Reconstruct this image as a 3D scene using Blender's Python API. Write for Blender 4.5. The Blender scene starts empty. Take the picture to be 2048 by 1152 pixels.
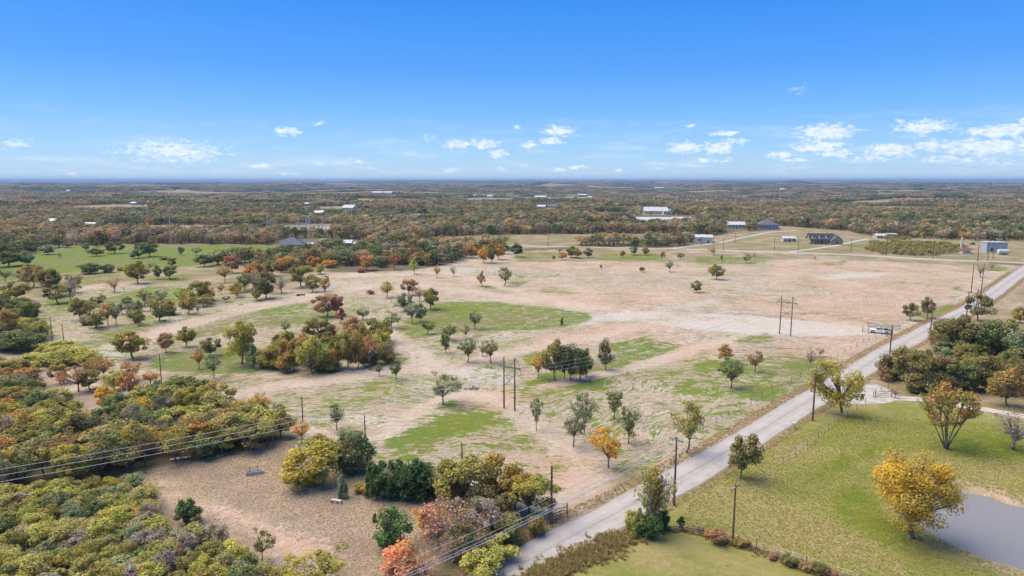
import bpy, math, random
import numpy as np
R = math.radians
random.seed(7)
rng = np.random.default_rng(11)
scene = bpy.context.scene
COL = scene.collection

# ---------------------------------------------------------------- camera
CAM_H = 46.0
F_PX = 1365.0                      # focal length in photo pixels (2048 wide): 24 mm on a 36 mm frame
PITCH = math.atan((576 - 361.5) / F_PX)
CP, SP = math.cos(PITCH), math.sin(PITCH)
cam_d = bpy.data.cameras.new('camera'); cam = bpy.data.objects.new('camera', cam_d); COL.objects.link(cam)
cam.location = (0, 0, CAM_H); cam.rotation_euler = (R(90) - PITCH, 0, 0)
cam_d.sensor_width = 36; cam_d.lens = 36 * F_PX / 2048; cam_d.clip_start = 1; cam_d.clip_end = 120000
scene.camera = cam

# ---------------------------------------------------------------- light
SUN_EL, SUN_AZ = 58.0, -70.0       # degrees; azimuth measured from the view direction (+Y), negative = left
SUN_STRENGTH, SKY_STRENGTH, EXPOSURE = 1.5, 0.05, 2.2
sun_d = bpy.data.lights.new('sun', 'SUN'); sun = bpy.data.objects.new('sun', sun_d); COL.objects.link(sun)
sun_d.energy = SUN_STRENGTH; sun_d.angle = R(65); sun_d.color = (1.0, 0.86, 0.68)
sun.rotation_euler = (R(90 - SUN_EL), 0, R(180 - SUN_AZ)); sun.location = (-60, 40, 150)

vs = scene.view_settings
vs.view_transform = 'Standard'; vs.look = 'None'; vs.gamma = 1; vs.use_curve_mapping = False; vs.exposure = EXPOSURE
scene.render.engine = 'CYCLES'
cy = scene.cycles
cy.use_denoising = True; cy.max_bounces = 7; cy.diffuse_bounces = 4; cy.glossy_bounces = 2
cy.transmission_bounces = 3; cy.transparent_max_bounces = 4; cy.volume_bounces = 0
scene.render.filter_size = 1.15
cy.use_adaptive_sampling = True; cy.adaptive_threshold = 0.02

# ---------------------------------------------------------------- node helper
class N:
    """small wrapper for writing node trees"""
    def __init__(s, tree): s.t = tree
    def new(s, typ, **kw):
        n = s.t.nodes.new(typ)
        for k, v in kw.items(): setattr(n, k, v)
        return n
    def put(s, sock, v):
        if isinstance(v, bpy.types.NodeSocket): s.t.links.new(v, sock)
        elif isinstance(v, bpy.types.Node): s.t.links.new(v.outputs[0], sock)
        elif hasattr(sock.default_value, '__len__') and not hasattr(v, '__len__'): sock.default_value = [v] * len(sock.default_value)
        elif hasattr(sock.default_value, '__len__') and len(sock.default_value) == 4 and len(v) == 3: sock.default_value = (*v, 1)
        else: sock.default_value = v
    def math(s, op, a, b=0.0, c=0.0, clamp=False):
        n = s.new('ShaderNodeMath', operation=op, use_clamp=clamp)
        for i, v in enumerate((a, b, c)): s.put(n.inputs[i], v)
        return n.outputs[0]
    def vmath(s, op, a, b=(0, 0, 0), c=(0, 0, 0)):
        n = s.new('ShaderNodeVectorMath', operation=op)
        s.put(n.inputs[0], a); s.put(n.inputs[1], b)
        if op == 'MULTIPLY_ADD': s.put(n.inputs[2], c)
        return n.outputs['Value'] if op in ('LENGTH', 'DOT_PRODUCT', 'DISTANCE') else n.outputs[0]
    def mix(s, f, a, b, blend='MIX'):
        n = s.new('ShaderNodeMix', data_type='RGBA', blend_type=blend)
        s.put(n.inputs[0], f); s.put(n.inputs[6], a); s.put(n.inputs[7], b)
        return n.outputs[2]
    def noise(s, vec, scale, detail=4, rough=0.55, dist=0.0):
        n = s.new('ShaderNodeTexNoise')
        s.put(n.inputs['Vector'], vec); n.inputs['Scale'].default_value = scale; n.inputs['Detail'].default_value = detail
        n.inputs['Roughness'].default_value = rough; n.inputs['Distortion'].default_value = dist
        return n.outputs[0]
    def step(s, v, lo, hi):
        n = s.new('ShaderNodeMapRange', interpolation_type='SMOOTHSTEP')
        s.put(n.inputs[0], v); s.put(n.inputs[1], lo); s.put(n.inputs[2], hi)
        return n.outputs[0]
    def lin(s, v, lo, hi, a=0.0, b=1.0):
        n = s.new('ShaderNodeMapRange'); n.clamp = True
        for i, q in enumerate((v, lo, hi, a, b)): s.put(n.inputs[i], q)
        return n.outputs[0]
    def attr(s, name, kind='GEOMETRY'):
        n = s.new('ShaderNodeAttribute', attribute_type=kind, attribute_name=name)
        return n
    def xyz(s, x, y, z):
        n = s.new('ShaderNodeCombineXYZ')
        for i, v in enumerate((x, y, z)): s.put(n.inputs[i], v)
        return n.outputs[0]

# ---------------------------------------------------------------- pixel <-> place
def ray(x, y):
    u, v = (x - 1024) / F_PX, (y - 576) / F_PX
    return u, CP - v * SP, -SP - v * CP
def gp(x, y, z=0.0):
    """photo pixel -> point on the ground plane z"""
    a, b, c = ray(x, y); t = (z - CAM_H) / c
    return a * t, b * t
def depth(x, y): return (CAM_H) / -ray(x, y)[2]
def height_at(Y, ytop):
    v = (ytop - 576) / F_PX
    return CAM_H - Y * (SP + v * CP) / (CP - v * SP)
def az_el(x, y):
    a, b, c = ray(x, y)
    return math.atan2(a, b), math.atan2(c, math.hypot(a, b))

# ---------------------------------------------------------------- sky
world = bpy.data.worlds.new('World'); scene.world = world; world.use_nodes = True
wt = world.node_tree; wt.nodes.clear(); w = N(wt)
sky = w.new('ShaderNodeTexSky', sky_type='NISHITA')
sky.sun_disc = False; sky.sun_elevation = R(SUN_EL); sky.sun_rotation = R(SUN_AZ); sky.altitude = 300
sky.air_density = 1.0; sky.dust_density = 0.35; sky.ozone_density = 2.0
tc = w.new('ShaderNodeTexCoord')
sep = w.new('ShaderNodeSeparateXYZ'); w.put(sep.inputs[0], tc.outputs['Generated'])
az = w.math('ARCTAN2', sep.outputs[0], sep.outputs[1])
el = w.math('ARCSINE', sep.outputs[2])
azel = w.xyz(az, el, 0.0)
hsv = w.new('ShaderNodeHueSaturation'); w.put(hsv.inputs['Color'], sky); hsv.inputs['Saturation'].default_value = 1.15
hsv.inputs['Value'].default_value = 1.0; hsv.inputs['Hue'].default_value = 0.497
# pale horizon deepening quickly upward, the same all round
rmp = w.new('ShaderNodeValToRGB'); w.put(rmp.inputs[0], w.math('MULTIPLY', el, 1 / 1.5708)); cr_ = rmp.color_ramp
stops = [(0, (2.3, 3.2, 4.1)), (.025, (1.45, 2.75, 4.2)), (.060, (.70, 2.05, 4.3)), (.096, (.32, 1.5, 4.2)), (.16, (.06, 1.08, 3.95)), (.4, (.13, .95, 3.1)), (1, (.15, .8, 2.4))]
while len(cr_.elements) < len(stops): cr_.elements.new(.5)
for e_, (p_, c_) in zip(cr_.elements, stops): e_.position = p_; e_.color = (c_[0] / 6, c_[1] / 6, c_[2] / 6, 1)
base_sky = w.mix(.92, hsv.outputs[0], w.mix(1.0, rmp.outputs[0], (6, 6, 6), 'MULTIPLY'))
# single fair-weather clouds: photo position, half width, half height, strength
CLOUDS = [(350, 303, 90, 20, .75), (571, 261, 25, 8, .9), (597, 264, 10, 4, .6), (638, 247, 12, 5, .5), (30, 287, 26, 8, .4), (518, 331, 28, 5, .7),
 (914, 289, 28, 9, .8), (967, 288, 27, 11, .95), (996, 308, 21, 8, .9), (1117, 264, 34, 12, .8), (1059, 290, 21, 8, .85), (1103, 282, 22, 7, .9), (1036, 255, 9, 5, .5),
 (1370, 295, 31, 11, 1.), (1435, 297, 34, 12, 1.), (1470, 282, 28, 7, .8), (1450, 267, 22, 6, .8), (1385, 252, 12, 5, .55), (1645, 266, 52, 17, 1.), (1640, 293, 50, 10, .95),
 (1568, 311, 26, 7, .9), (1595, 320, 30, 5, .8), (1780, 300, 44, 13, 1.), (1852, 254, 48, 13, .9), (2005, 261, 58, 10, 1.), (1975, 292, 80, 14, .95), (1860, 290, 32, 9, .8),
 (1670, 305, 40, 7, .8), (1410, 320, 24, 5, .8), (1447, 321, 14, 4, .6), (902, 340, 22, 6, .8), (740, 337, 18, 5, .5), (710, 321, 22, 5, .5), (580, 348, 24, 4, .6), (1113, 338, 20, 5, .7),
 (1155, 336, 22, 5, .7), (1240, 340, 14, 4, .6), (1318, 336, 12, 4, .5), (1600, 180, 14, 8, .18), (1800, 243, 10, 5, .5), (2046, 242, 10, 7, .8), (1900, 320, 60, 8, .6), (160, 347, 26, 4, .4),
 (1740, 318, 45, 6, .6), (630, 327, 12, 4, .5), (2010, 328, 40, 6, .5), (1000, 336, 16, 4, .4), (855, 275, 14, 7, .3), (1265, 245, 10, 5, .25)]
warp = w.noise(w.vmath('MULTIPLY', azel, (1, 1.6, 1)), 26, 4, .6)
warp2 = w.noise(w.vmath('MULTIPLY_ADD', azel, (1, 1.6, 1), (7, 3, 5)), 26, 4, .6)
jit = w.xyz(w.math('MULTIPLY_ADD', warp, .034, -.017), w.math('MULTIPLY_ADD', warp2, .012, -.006), 0.0)
pos = w.vmath('ADD', azel, jit)
field = None
for (cx, cyy, hw, hh, st) in CLOUDS:
    a, e = az_el(cx, cyy); sx, sy = F_PX / hw, F_PX / hh
    d = w.vmath('LENGTH', w.vmath('MULTIPLY_ADD', pos, (sx, sy, 0), (-a * sx, -e * sy, 0)))
    m = w.math('MULTIPLY', w.math('SUBTRACT', 1.25, d), st)
    field = m if field is None else w.math('MAXIMUM', field, m)
puff = w.noise(w.vmath('MULTIPLY', azel, (1, 1.9, 1)), 95, 5, .62)
dens = w.step(w.math('ADD', field, w.math('MULTIPLY_ADD', puff, 2.2, -1.1)), 0.0, .95)
# faint streaks of far cloud, all round the horizon
streak = w.noise(w.vmath('MULTIPLY', azel, (1, 7.5, 1)), 9, 6, .62)
band = w.math('MULTIPLY', w.lin(el, 0.0, .015), w.lin(el, .10, .025))
veil = w.math('MULTIPLY', w.step(streak, .46, .72), w.math('MULTIPLY', band, .42))
dens = w.math('MAXIMUM', w.math('MULTIPLY', dens, .8), veil)
lit = w.mix(w.step(puff, .3, .62), (3.3, 3.9, 4.6), (4.5, 4.7, 4.9))
skyc = w.mix(dens, base_sky, lit)
bg = w.new('ShaderNodeBackground'); w.put(bg.inputs[0], skyc); bg.inputs[1].default_value = SKY_STRENGTH
wo = w.new('ShaderNodeOutputWorld'); w.put(wo.inputs[0], bg)

# ---------------------------------------------------------------- materials
MATS = {}
def material(name):
    m = bpy.data.materials.new(name); m.use_nodes = True; m.node_tree.nodes.clear()
    MATS[name] = m
    n = N(m.node_tree); out = n.new('ShaderNodeOutputMaterial')
    return m, n, out
def plain(name, col, rough=.75, var=.18, scale=3.0, metal=0.0, col2=None, spec=.3, bump=0.0, coord='Object'):
    m, n, out = material(name)
    t = n.new('ShaderNodeTexCoord')
    f = n.noise(t.outputs[coord], scale, 5, .6)
    c2 = col2 or tuple(max(0, c * (1 - var * 1.6)) for c in col)
    c = n.mix(n.step(f, .32, .68), c2, tuple(min(1, q * (1 + var * .4)) for q in col))
    b = n.new('ShaderNodeBsdfPrincipled'); n.put(b.inputs['Base Color'], c); b.inputs['Roughness'].default_value = rough
    b.inputs['Metallic'].default_value = metal; b.inputs['Specular IOR Level'].default_value = spec
    if bump:
        bp = n.new('ShaderNodeBump'); bp.inputs['Strength'].default_value = bump; bp.inputs['Distance'].default_value = .05
        n.put(bp.inputs['Height'], f); n.put(b.inputs['Normal'], bp)
    n.put(out.inputs[0], b)
    return m

def leaf_material(name, instanced):
    m, n, out = material(name)
    if instanced:
        c1 = n.attr('tint', 'INSTANCER').outputs['Color']; c2 = n.attr('tint2', 'INSTANCER').outputs['Color']
    else:
        c1 = n.new('ShaderNodeObjectInfo').outputs['Color']; c2 = n.attr('tint2', 'OBJECT').outputs['Color']
    lv = n.attr('leaf_value').outputs['Fac']; cv = n.attr('clump_value').outputs['Fac']
    c = n.mix(n.step(n.math('MULTIPLY_ADD', lv, .45, n.math('MULTIPLY', cv, .55)), .38, .68), c1, c2)
    g = n.math('MULTIPLY_ADD', lv, 2.0, 1.3)
    c = n.mix(1.0, c, n.xyz(g, g, g), 'MULTIPLY')
    d = n.new('ShaderNodeBsdfDiffuse'); n.put(d.inputs[0], c)
    tr = n.new('ShaderNodeBsdfTranslucent'); n.put(tr.inputs[0], n.mix(1.0, c, (1.0, .95, .6), 'MULTIPLY'))
    mx = n.new('ShaderNodeMixShader'); mx.inputs[0].default_value = .42
    n.put(mx.inputs[1], d); n.put(mx.inputs[2], tr); n.put(out.inputs[0], mx)
    return m
LEAF = leaf_material('leaf', False); LEAF_I = leaf_material('leaf_far', True)
BARK = plain('bark', (.20, .165, .14), .9, .35, 12)
BARK_PALE = plain('bark_pale', (.36, .31, .27), .9, .3, 12)

# ---------------------------------------------------------------- mesh helpers
def mesh_np(name, verts, faces4, mat, attrs=None, tris=None):
    me = bpy.data.meshes.new(name)
    verts = np.asarray(verts, np.float32).reshape(-1, 3)
    f4 = np.asarray(faces4, np.int32).reshape(-1, 4); f3 = np.asarray(tris if tris is not None else [], np.int32).reshape(-1, 3)
    me.vertices.add(len(verts)); me.vertices.foreach_set('co', verts.ravel())
    nl = f4.size + f3.size
    me.loops.add(nl); me.loops.foreach_set('vertex_index', np.concatenate([f4.ravel(), f3.ravel()]))
    npoly = len(f4) + len(f3); me.polygons.add(npoly)
    st = np.concatenate([np.arange(len(f4)) * 4, f4.size + np.arange(len(f3)) * 3]).astype(np.int32)
    me.polygons.foreach_set('loop_start', st)
    me.update(calc_edges=True)
    for k, (dom, arr) in (attrs or {}).items():
        a = me.attributes.new(k, 'FLOAT', dom); a.data.foreach_set('value', np.asarray(arr, np.float32))
    if mat: me.materials.append(mat)
    return me

class MB:
    def __init__(s): s.v = []; s.f = []
    def box(s, c, size, rz=0.0, taper=1.0):
        i = len(s.v); x, y, z = (q / 2 for q in size); ca, sa = math.cos(rz), math.sin(rz)
        for dz, k in ((-z, 1), (z, taper)):
            for dx, dy in ((-x, -y), (x, -y), (x, y), (-x, y)):
                dx *= k; dy *= k
                s.v.append((c[0] + dx * ca - dy * sa, c[1] + dx * sa + dy * ca, c[2] + dz))
        s.f += [(i, i + 3, i + 2, i + 1), (i + 4, i + 5, i + 6, i + 7)] + [(i + k, i + (k + 1) % 4, i + 4 + (k + 1) % 4, i + 4 + k) for k in range(4)]
        return s
    def tube(s, pts, rad, sides=6, cap=True):
        pts = [np.array(p, float) for p in pts]
        if not hasattr(rad, '__len__'): rad = [rad] * len(pts)
        i0 = len(s.v)
        for k, p in enumerate(pts):
            t = pts[min(k + 1, len(pts) - 1)] - pts[max(k - 1, 0)]; t /= np.linalg.norm(t) + 1e-9
            a = np.cross(t, (0, 0, 1)) if abs(t[2]) < .9 else np.cross(t, (0, 1, 0)); a /= np.linalg.norm(a); b = np.cross(t, a)
            for q in range(sides):
                an = 2 * math.pi * q / sides
                s.v.append(tuple(p + rad[k] * (a * math.cos(an) + b * math.sin(an))))
        for k in range(len(pts) - 1):
            for q in range(sides):
                a0 = i0 + k * sides + q; a1 = i0 + k * sides + (q + 1) % sides
                s.f.append((a0, a1, a1 + sides, a0 + sides))
        if cap:
            s.f.append(tuple(i0 + q for q in range(sides))[::-1]); s.f.append(tuple(i0 + (len(pts) - 1) * sides + q for q in range(sides)))
        return s
    def poly(s, pts): i = len(s.v); s.v += [tuple(p) for p in pts]; s.f.append(tuple(range(i, i + len(pts)))); return s
    def prism(s, outline, y0, y1):
        """outline in x,z swept along y"""
        i = len(s.v); n = len(outline)
        s.v += [(x, y0, z) for x, z in outline] + [(x, y1, z) for x, z in outline]
        s.f += [tuple(range(i, i + n)), tuple(range(i + n, i + 2 * n))[::-1]] + [(i + k, i + n + k, i + n + (k + 1) % n, i + (k + 1) % n) for k in range(n)]
        return s
    def mesh(s, name, mat):
        me = bpy.data.meshes.new(name); me.from_pydata(s.v, [], s.f); me.update()
        import bmesh as _b
        bm = _b.new(); bm.from_mesh(me); _b.ops.recalc_face_normals(bm, faces=bm.faces); bm.to_mesh(me); bm.free()
        me.materials.append(mat); return me
    def build(s, name, mat, parent=None): return link(name, s.mesh(name, mat), parent)

def link(name, data, parent=None):
    o = bpy.data.objects.new(name, data); COL.objects.link(o)
    if parent: o.parent = parent
    return o
def tag(o, label, cat, group=None, kind=None):
    if label: o['label'] = label
    if cat: o['category'] = cat
    if group: o['group'] = group
    if kind: o['kind'] = kind
    return o
def thing(name, loc, rz, label, cat, group=None):
    o = link(name, None); o.location = loc; o.rotation_euler = (0, 0, rz); o.empty_display_size = .5
    return tag(o, label, cat, group)
def structure(name, me): o = link(name, me); o['kind'] = 'structure'; return o

# ---------------------------------------------------------------- polygons on the ground
def wpoly(px): return np.array([gp(x, y) for x, y in px])
def inside(P, poly):
    x, y = P[:, 0], P[:, 1]; r = np.zeros(len(P), bool); n = len(poly)
    for i in range(n):
        x0, y0 = poly[i]; x1, y1 = poly[(i + 1) % n]
        if y0 == y1: continue
        r ^= ((y0 > y) != (y1 > y)) & (x < (x1 - x0) * (y - y0) / (y1 - y0) + x0)
    return r
def seg_dist(P, poly, closed=True):
    d = np.full(len(P), 1e9); n = len(poly)
    for i in range(n if closed else n - 1):
        a = poly[i]; b = poly[(i + 1) % n]; ab = b - a
        t = np.clip(((P - a) @ ab) / (ab @ ab + 1e-9), 0, 1)
        d = np.minimum(d, np.linalg.norm(P - (a + t[:, None] * ab), axis=1))
    return d
def soft(P, px, width):
    poly = wpoly(px) if not isinstance(px, np.ndarray) else px
    out = np.zeros(len(P)); lo, hi = poly.min(0) - width, poly.max(0) + width
    k = np.where((P[:, 0] > lo[0]) & (P[:, 0] < hi[0]) & (P[:, 1] > lo[1]) & (P[:, 1] < hi[1]))[0]
    if len(k) == 0: return out
    q = P[k]; d = seg_dist(q, poly); d = np.where(inside(q, poly), d, -d)
    out[k] = np.clip(d / width + .5, 0, 1)
    return out
def stroke(P, px, half, width):
    poly = wpoly(px) if not isinstance(px, np.ndarray) else px
    return np.clip((half - seg_dist(P, poly, False)) / width + .5, 0, 1)

_g = np.random.default_rng(5); _dirs = [(math.cos(a), math.sin(a), f, ph) for a, f, ph in zip(_g.uniform(0, 6.28, 26), np.geomspace(1 / 5200, 1 / 420, 26), _g.uniform(0, 6.28, 26))]
def terrain(x, y):
    """flat where the fields lie, gently rolling in the distance"""
    x = np.asarray(x, float); y = np.asarray(y, float)
    r = np.hypot(x, y); z = np.zeros_like(r)
    for a, b, f, ph in _dirs: z = z + np.sin((x * a + y * b) * f * 6.283 + ph) * min(1.0, .0016 / f) * 2.3
    amp = np.clip((r - 800) / 2600, 0, 1)
    far = np.clip((r - 5000) / 9000, 0, 1) * (np.sin(x / 5200 + 1.3) + .7 * np.sin(x / 2100 + y / 9000) + .5 * np.sin(x / 1100 - y / 4000) + .9) * 11
    return z * amp + far - 10 * np.clip((r - 900) / 1800, 0, 1) ** 2 * np.clip((6000 - r) / 4000, 0, 1)

_wd = [(math.cos(a), math.sin(a), f, ph) for a, f, ph in zip(_g.uniform(0, 6.28, 22), np.geomspace(1 / 900, 1 / 130, 22), _g.uniform(0, 6.28, 22))]
def wood_noise(Q, sx=1.0):
    s = np.zeros(len(Q))
    for a, b_, f, ph in _wd: s += np.sin((Q[:, 0] * a + Q[:, 1] * b_) * f * 6.283 * sx + ph)
    return s / 5
def opening(Q):
    """glades and pastures between the far woods"""
    r = np.hypot(Q[:, 0], Q[:, 1]); return np.where(r < 1500, wood_noise(Q, .8) < np.where(r < 700, -.8, -.55), np.where(r < 5200, wood_noise(Q + 3000, .32) < -.42, wood_noise(Q, .12) < -.45)) & (r > 430)
# road centre lines: left/right edge pixels
ROAD_L = [(900, 1185), (1024, 1108), (1134, 1052), (1207, 1018), (1268, 986), (1454, 887), (1536, 833), (1622, 781), (1664, 757), (1718, 721), (1757, 698), (1796, 680), (1835, 661), (1888, 635), (1929, 616), (1971, 588), (2047, 535)]
ROAD_R = [(1010, 1185), (1063, 1149), (1150, 1098), (1255, 1044), (1352, 986), (1454, 926), (1562, 857), (1627, 815), (1661, 796), (1752, 740), (1809, 700), (1872, 664), (1900, 645), (1940, 625), (1981, 602), (2047, 549)]
def resample(line, n):
    line = np.asarray(line, float); s = np.concatenate([[0], np.cumsum(np.linalg.norm(np.diff(line, axis=0), axis=1))])
    t = np.linspace(0, s[-1], n); return np.stack([np.interp(t, s, line[:, 0]), np.interp(t, s, line[:, 1])], 1)
def smooth(line, it):
    for _ in range(it):
        l2 = line.copy(); l2[1:-1] = (line[:-2] + 2 * line[1:-1] + line[2:]) / 4; line = l2
    return line
_rl = resample(wpoly(ROAD_L), 240); _rr = resample(wpoly(ROAD_R), 240)
# pair by distance along the view so that the width stays even
ys = np.linspace(max(_rl[0, 1], _rr[0, 1]), min(_rl[-1, 1], _rr[-1, 1]), 240)
mid = np.stack([(np.interp(ys, _rl[:, 1], _rl[:, 0]) + np.interp(ys, _rr[:, 1], _rr[:, 0])) / 2, ys], 1)
d0 = mid[8] - mid[0]; d0 /= np.linalg.norm(d0); d1 = mid[-1] - mid[-12]; d1 /= np.linalg.norm(d1)
mid = np.vstack([mid[0] - d0 * 90, mid[0] - d0 * 40, mid, mid[-1] + d1 * 60, mid[-1] + d1 * 600])
ROAD = smooth(resample(mid, 420), 14)
ROAD_HALF = 3.15
FAR_ROAD = smooth(resample(wpoly([(2130, 531), (2014, 524.5), (1913, 521), (1788, 515), (1662, 507.5), (1536, 503.5), (1452, 501), (1351, 497.5), (1225, 495), (1125, 493.5), (1000, 491)]), 120), 3)
FAR_DRIVE = smooth(resample(wpoly([(1344, 497), (1400, 491), (1437, 486), (1487, 475), (1536, 465), (1595, 461)]), 60), 3)
HOUSE_DRIVE = smooth(resample(wpoly([(1577, 504.5), (1625, 498), (1670, 492), (1705, 484), (1735, 478)]), 40), 3)
SIDE_DRIVE = smooth(resample(wpoly([(1690, 775), (1730, 792), (1790, 796), (1850, 799), (1930, 812), (2010, 826), (2100, 842)]), 60), 3)
POND = wpoly([(1832, 1040), (1877, 1065), (1929, 1094), (1982, 1113), (2048, 1131), (2140, 1150), (2250, 1120), (2240, 1050), (2140, 1020), (2048, 1007), (2008, 996), (1955, 978), (1900, 972), (1862, 990), (1840, 1015)])
_pc = POND.mean(0)
def _chaikin(p):
    q = []
    for i in range(len(p)):
        a, b = p[i], p[(i + 1) % len(p)]; q += [.75 * a + .25 * b, .25 * a + .75 * b]
    return np.array(q)
POND = _chaikin(_chaikin(POND))

# ---------------------------------------------------------------- ground sheet
def graded(lo, fine, a, g, hi):
    v = [lo]; 
    while v[-1] < hi: v.append(v[-1] + max(fine, (v[-1] - a) * g))
    return v
yy = [-30000, -9000, -3000, -1000, -350, -120, -40, 10, 40] + graded(58, 1.6, 0, .0125, 2200)
while yy[-1] < 42000: yy.append(yy[-1] * 1.05)
xs = graded(0, 2.6, 180, .02, 1500)
while xs[-1] < 42000: xs.append(xs[-1] * 1.09)
xx = sorted(set([-q for q in xs] + xs)); yy = np.array(yy); xx = np.array(xx)
GX, GY = np.meshgrid(xx, yy); P = np.stack([GX.ravel(), GY.ravel()], 1)
RAD = np.hypot(P[:, 0], P[:, 1])
A = {k: np.zeros(len(P)) for k in ('grass', 'dry', 'chalk', 'pink', 'litter', 'lawn', 'field', 'brown', 'bare')}
A['litter'][:] = 1.0
def put(key, m, v=1.0, clear=()):
    A[key] = np.maximum(A[key] * (1 - m) + v * m, 0) if v < 1 else np.maximum(A[key], m)
    for c in clear: A[c] *= 1 - m
def sd(px): return max(1.0, .012 * depth(*np.mean(px, 0)))
# the cleared development: bare pale soil
DEV = [(40, 720), (150, 800), (330, 800), (440, 810), (560, 858), (600, 905), (700, 950), (760, 940), (870, 955), (890, 1000), (1000, 1010), (1100, 1062), (1180, 1025), (1290, 968), (1450, 893), (1560, 826), (1700, 738), (1800, 681), (1920, 620), (2048, 533), (1900, 519), (1700, 507), (1500, 502), (1200, 495), (1020, 502), (930, 512), (900, 528), (830, 540), (700, 545), (640, 545), (560, 585), (450, 580), (330, 555), (200, 562), (100, 585), (-60, 615)]
m = soft(P, DEV, 4); A['litter'] *= 1 - m
# foreground clearing of brown dry grass, the path on the left
for px in ([(255, 950), (420, 915), (560, 880), (610, 905), (700, 960), (885, 1000), (900, 1090), (760, 1220), (500, 1220), (430, 1110), (330, 1075), (290, 1000)], [(60, 760), (120, 745), (170, 790), (205, 800), (190, 850), (140, 850), (130, 800)], [(-40, 735), (-20, 700), (80, 700), (100, 715), (40, 735)]):
    m = soft(P, px, 3); put('brown', m, 1, ('litter',))
# right of the road
m = soft(P, [(1000, 1220), (1120, 1130), (1352, 990), (1454, 930), (1562, 861), (1661, 800), (1752, 795), (1850, 806), (2060, 838), (2400, 900), (2400, 1300), (1000, 1300)], 3); put('lawn', m, 1, ('litter',))
m = soft(P, [(1690, 775), (1752, 742), (1809, 702), (1872, 667), (1985, 603), (2060, 549), (2500, 560), (2500, 900), (2060, 838), (1850, 806), (1752, 795)], 3); put('field', m, .85, ('litter',))
# beyond the far road
m = soft(P, [(1330, 497), (1536, 502), (1788, 513), (2048, 526), (2300, 535), (2300, 478), (1900, 476), (1700, 466), (1640, 458), (1520, 462), (1440, 478)], 6); put('field', m, .9, ('litter',))
m = soft(P, [(1020, 498), (1200, 495), (1380, 499), (1520, 506), (1700, 510), (1860, 520), (2010, 527), (1990, 545), (1900, 530), (1700, 520), (1530, 518), (1380, 526), (1250, 524), (1150, 524), (1030, 524)], 5); put('field', m, .75)
# thin growth creeping back over the bare soil
for px, v in [([(330, 800), (440, 810), (560, 858), (600, 905), (700, 950), (870, 955), (1100, 1062), (1290, 968), (1560, 826), (1720, 725), (1640, 690), (1300, 690), (1000, 720), (760, 740), (560, 750), (300, 740)], .45), ([(0, 610), (300, 560), (560, 590), (800, 590), (1200, 640), (1000, 720), (760, 740), (300, 740), (60, 720)], .42), ([(800, 545), (1020, 525), (1500, 520), (1960, 540), (1900, 610), (1700, 640), (1200, 610), (900, 580)], .24)]:
    A['grass'] = np.maximum(A['grass'], soft(P, px, 12) * v)
m = soft(P, [(-80, 600), (20, 560), (130, 545), (250, 537), (420, 529), (560, 514), (650, 520), (650, 548), (560, 590), (450, 585), (330, 560), (200, 568), (100, 590), (-80, 630)], 5); put('field', m, .85, ('litter',))
# green: polygon, strength
HAUL = [([(1790, 668), (1740, 660), (1500, 646), (1300, 632), (1150, 612), (1000, 592), (850, 574), (740, 572), (640, 590), (520, 612), (400, 640), (250, 690)], 5.5), ([(1150, 612), (1000, 570), (900, 545), (780, 548), (640, 556)], 4.5), ([(885, 745), (840, 715), (800, 690), (760, 650)], 3.5), ([(890, 745), (960, 720), (1080, 695), (1250, 660), (1330, 640)], 3), ([(940, 790), (1010, 800), (1100, 870), (1190, 930), (1170, 990), (1140, 1030)], 3), ([(420, 800), (560, 770), (700, 755), (820, 735), (880, 745)], 3), ([(560, 850), (700, 880), (760, 870), (820, 830), (900, 790)], 2), ([(1100, 770), (1250, 740), (1380, 700), (1480, 670)], 2.5)]
def haul(Q):
    r = np.zeros(len(Q))
    for px, hw in HAUL: r = np.maximum(r, stroke(Q, px, hw, hw * .8))
    return r
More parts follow.
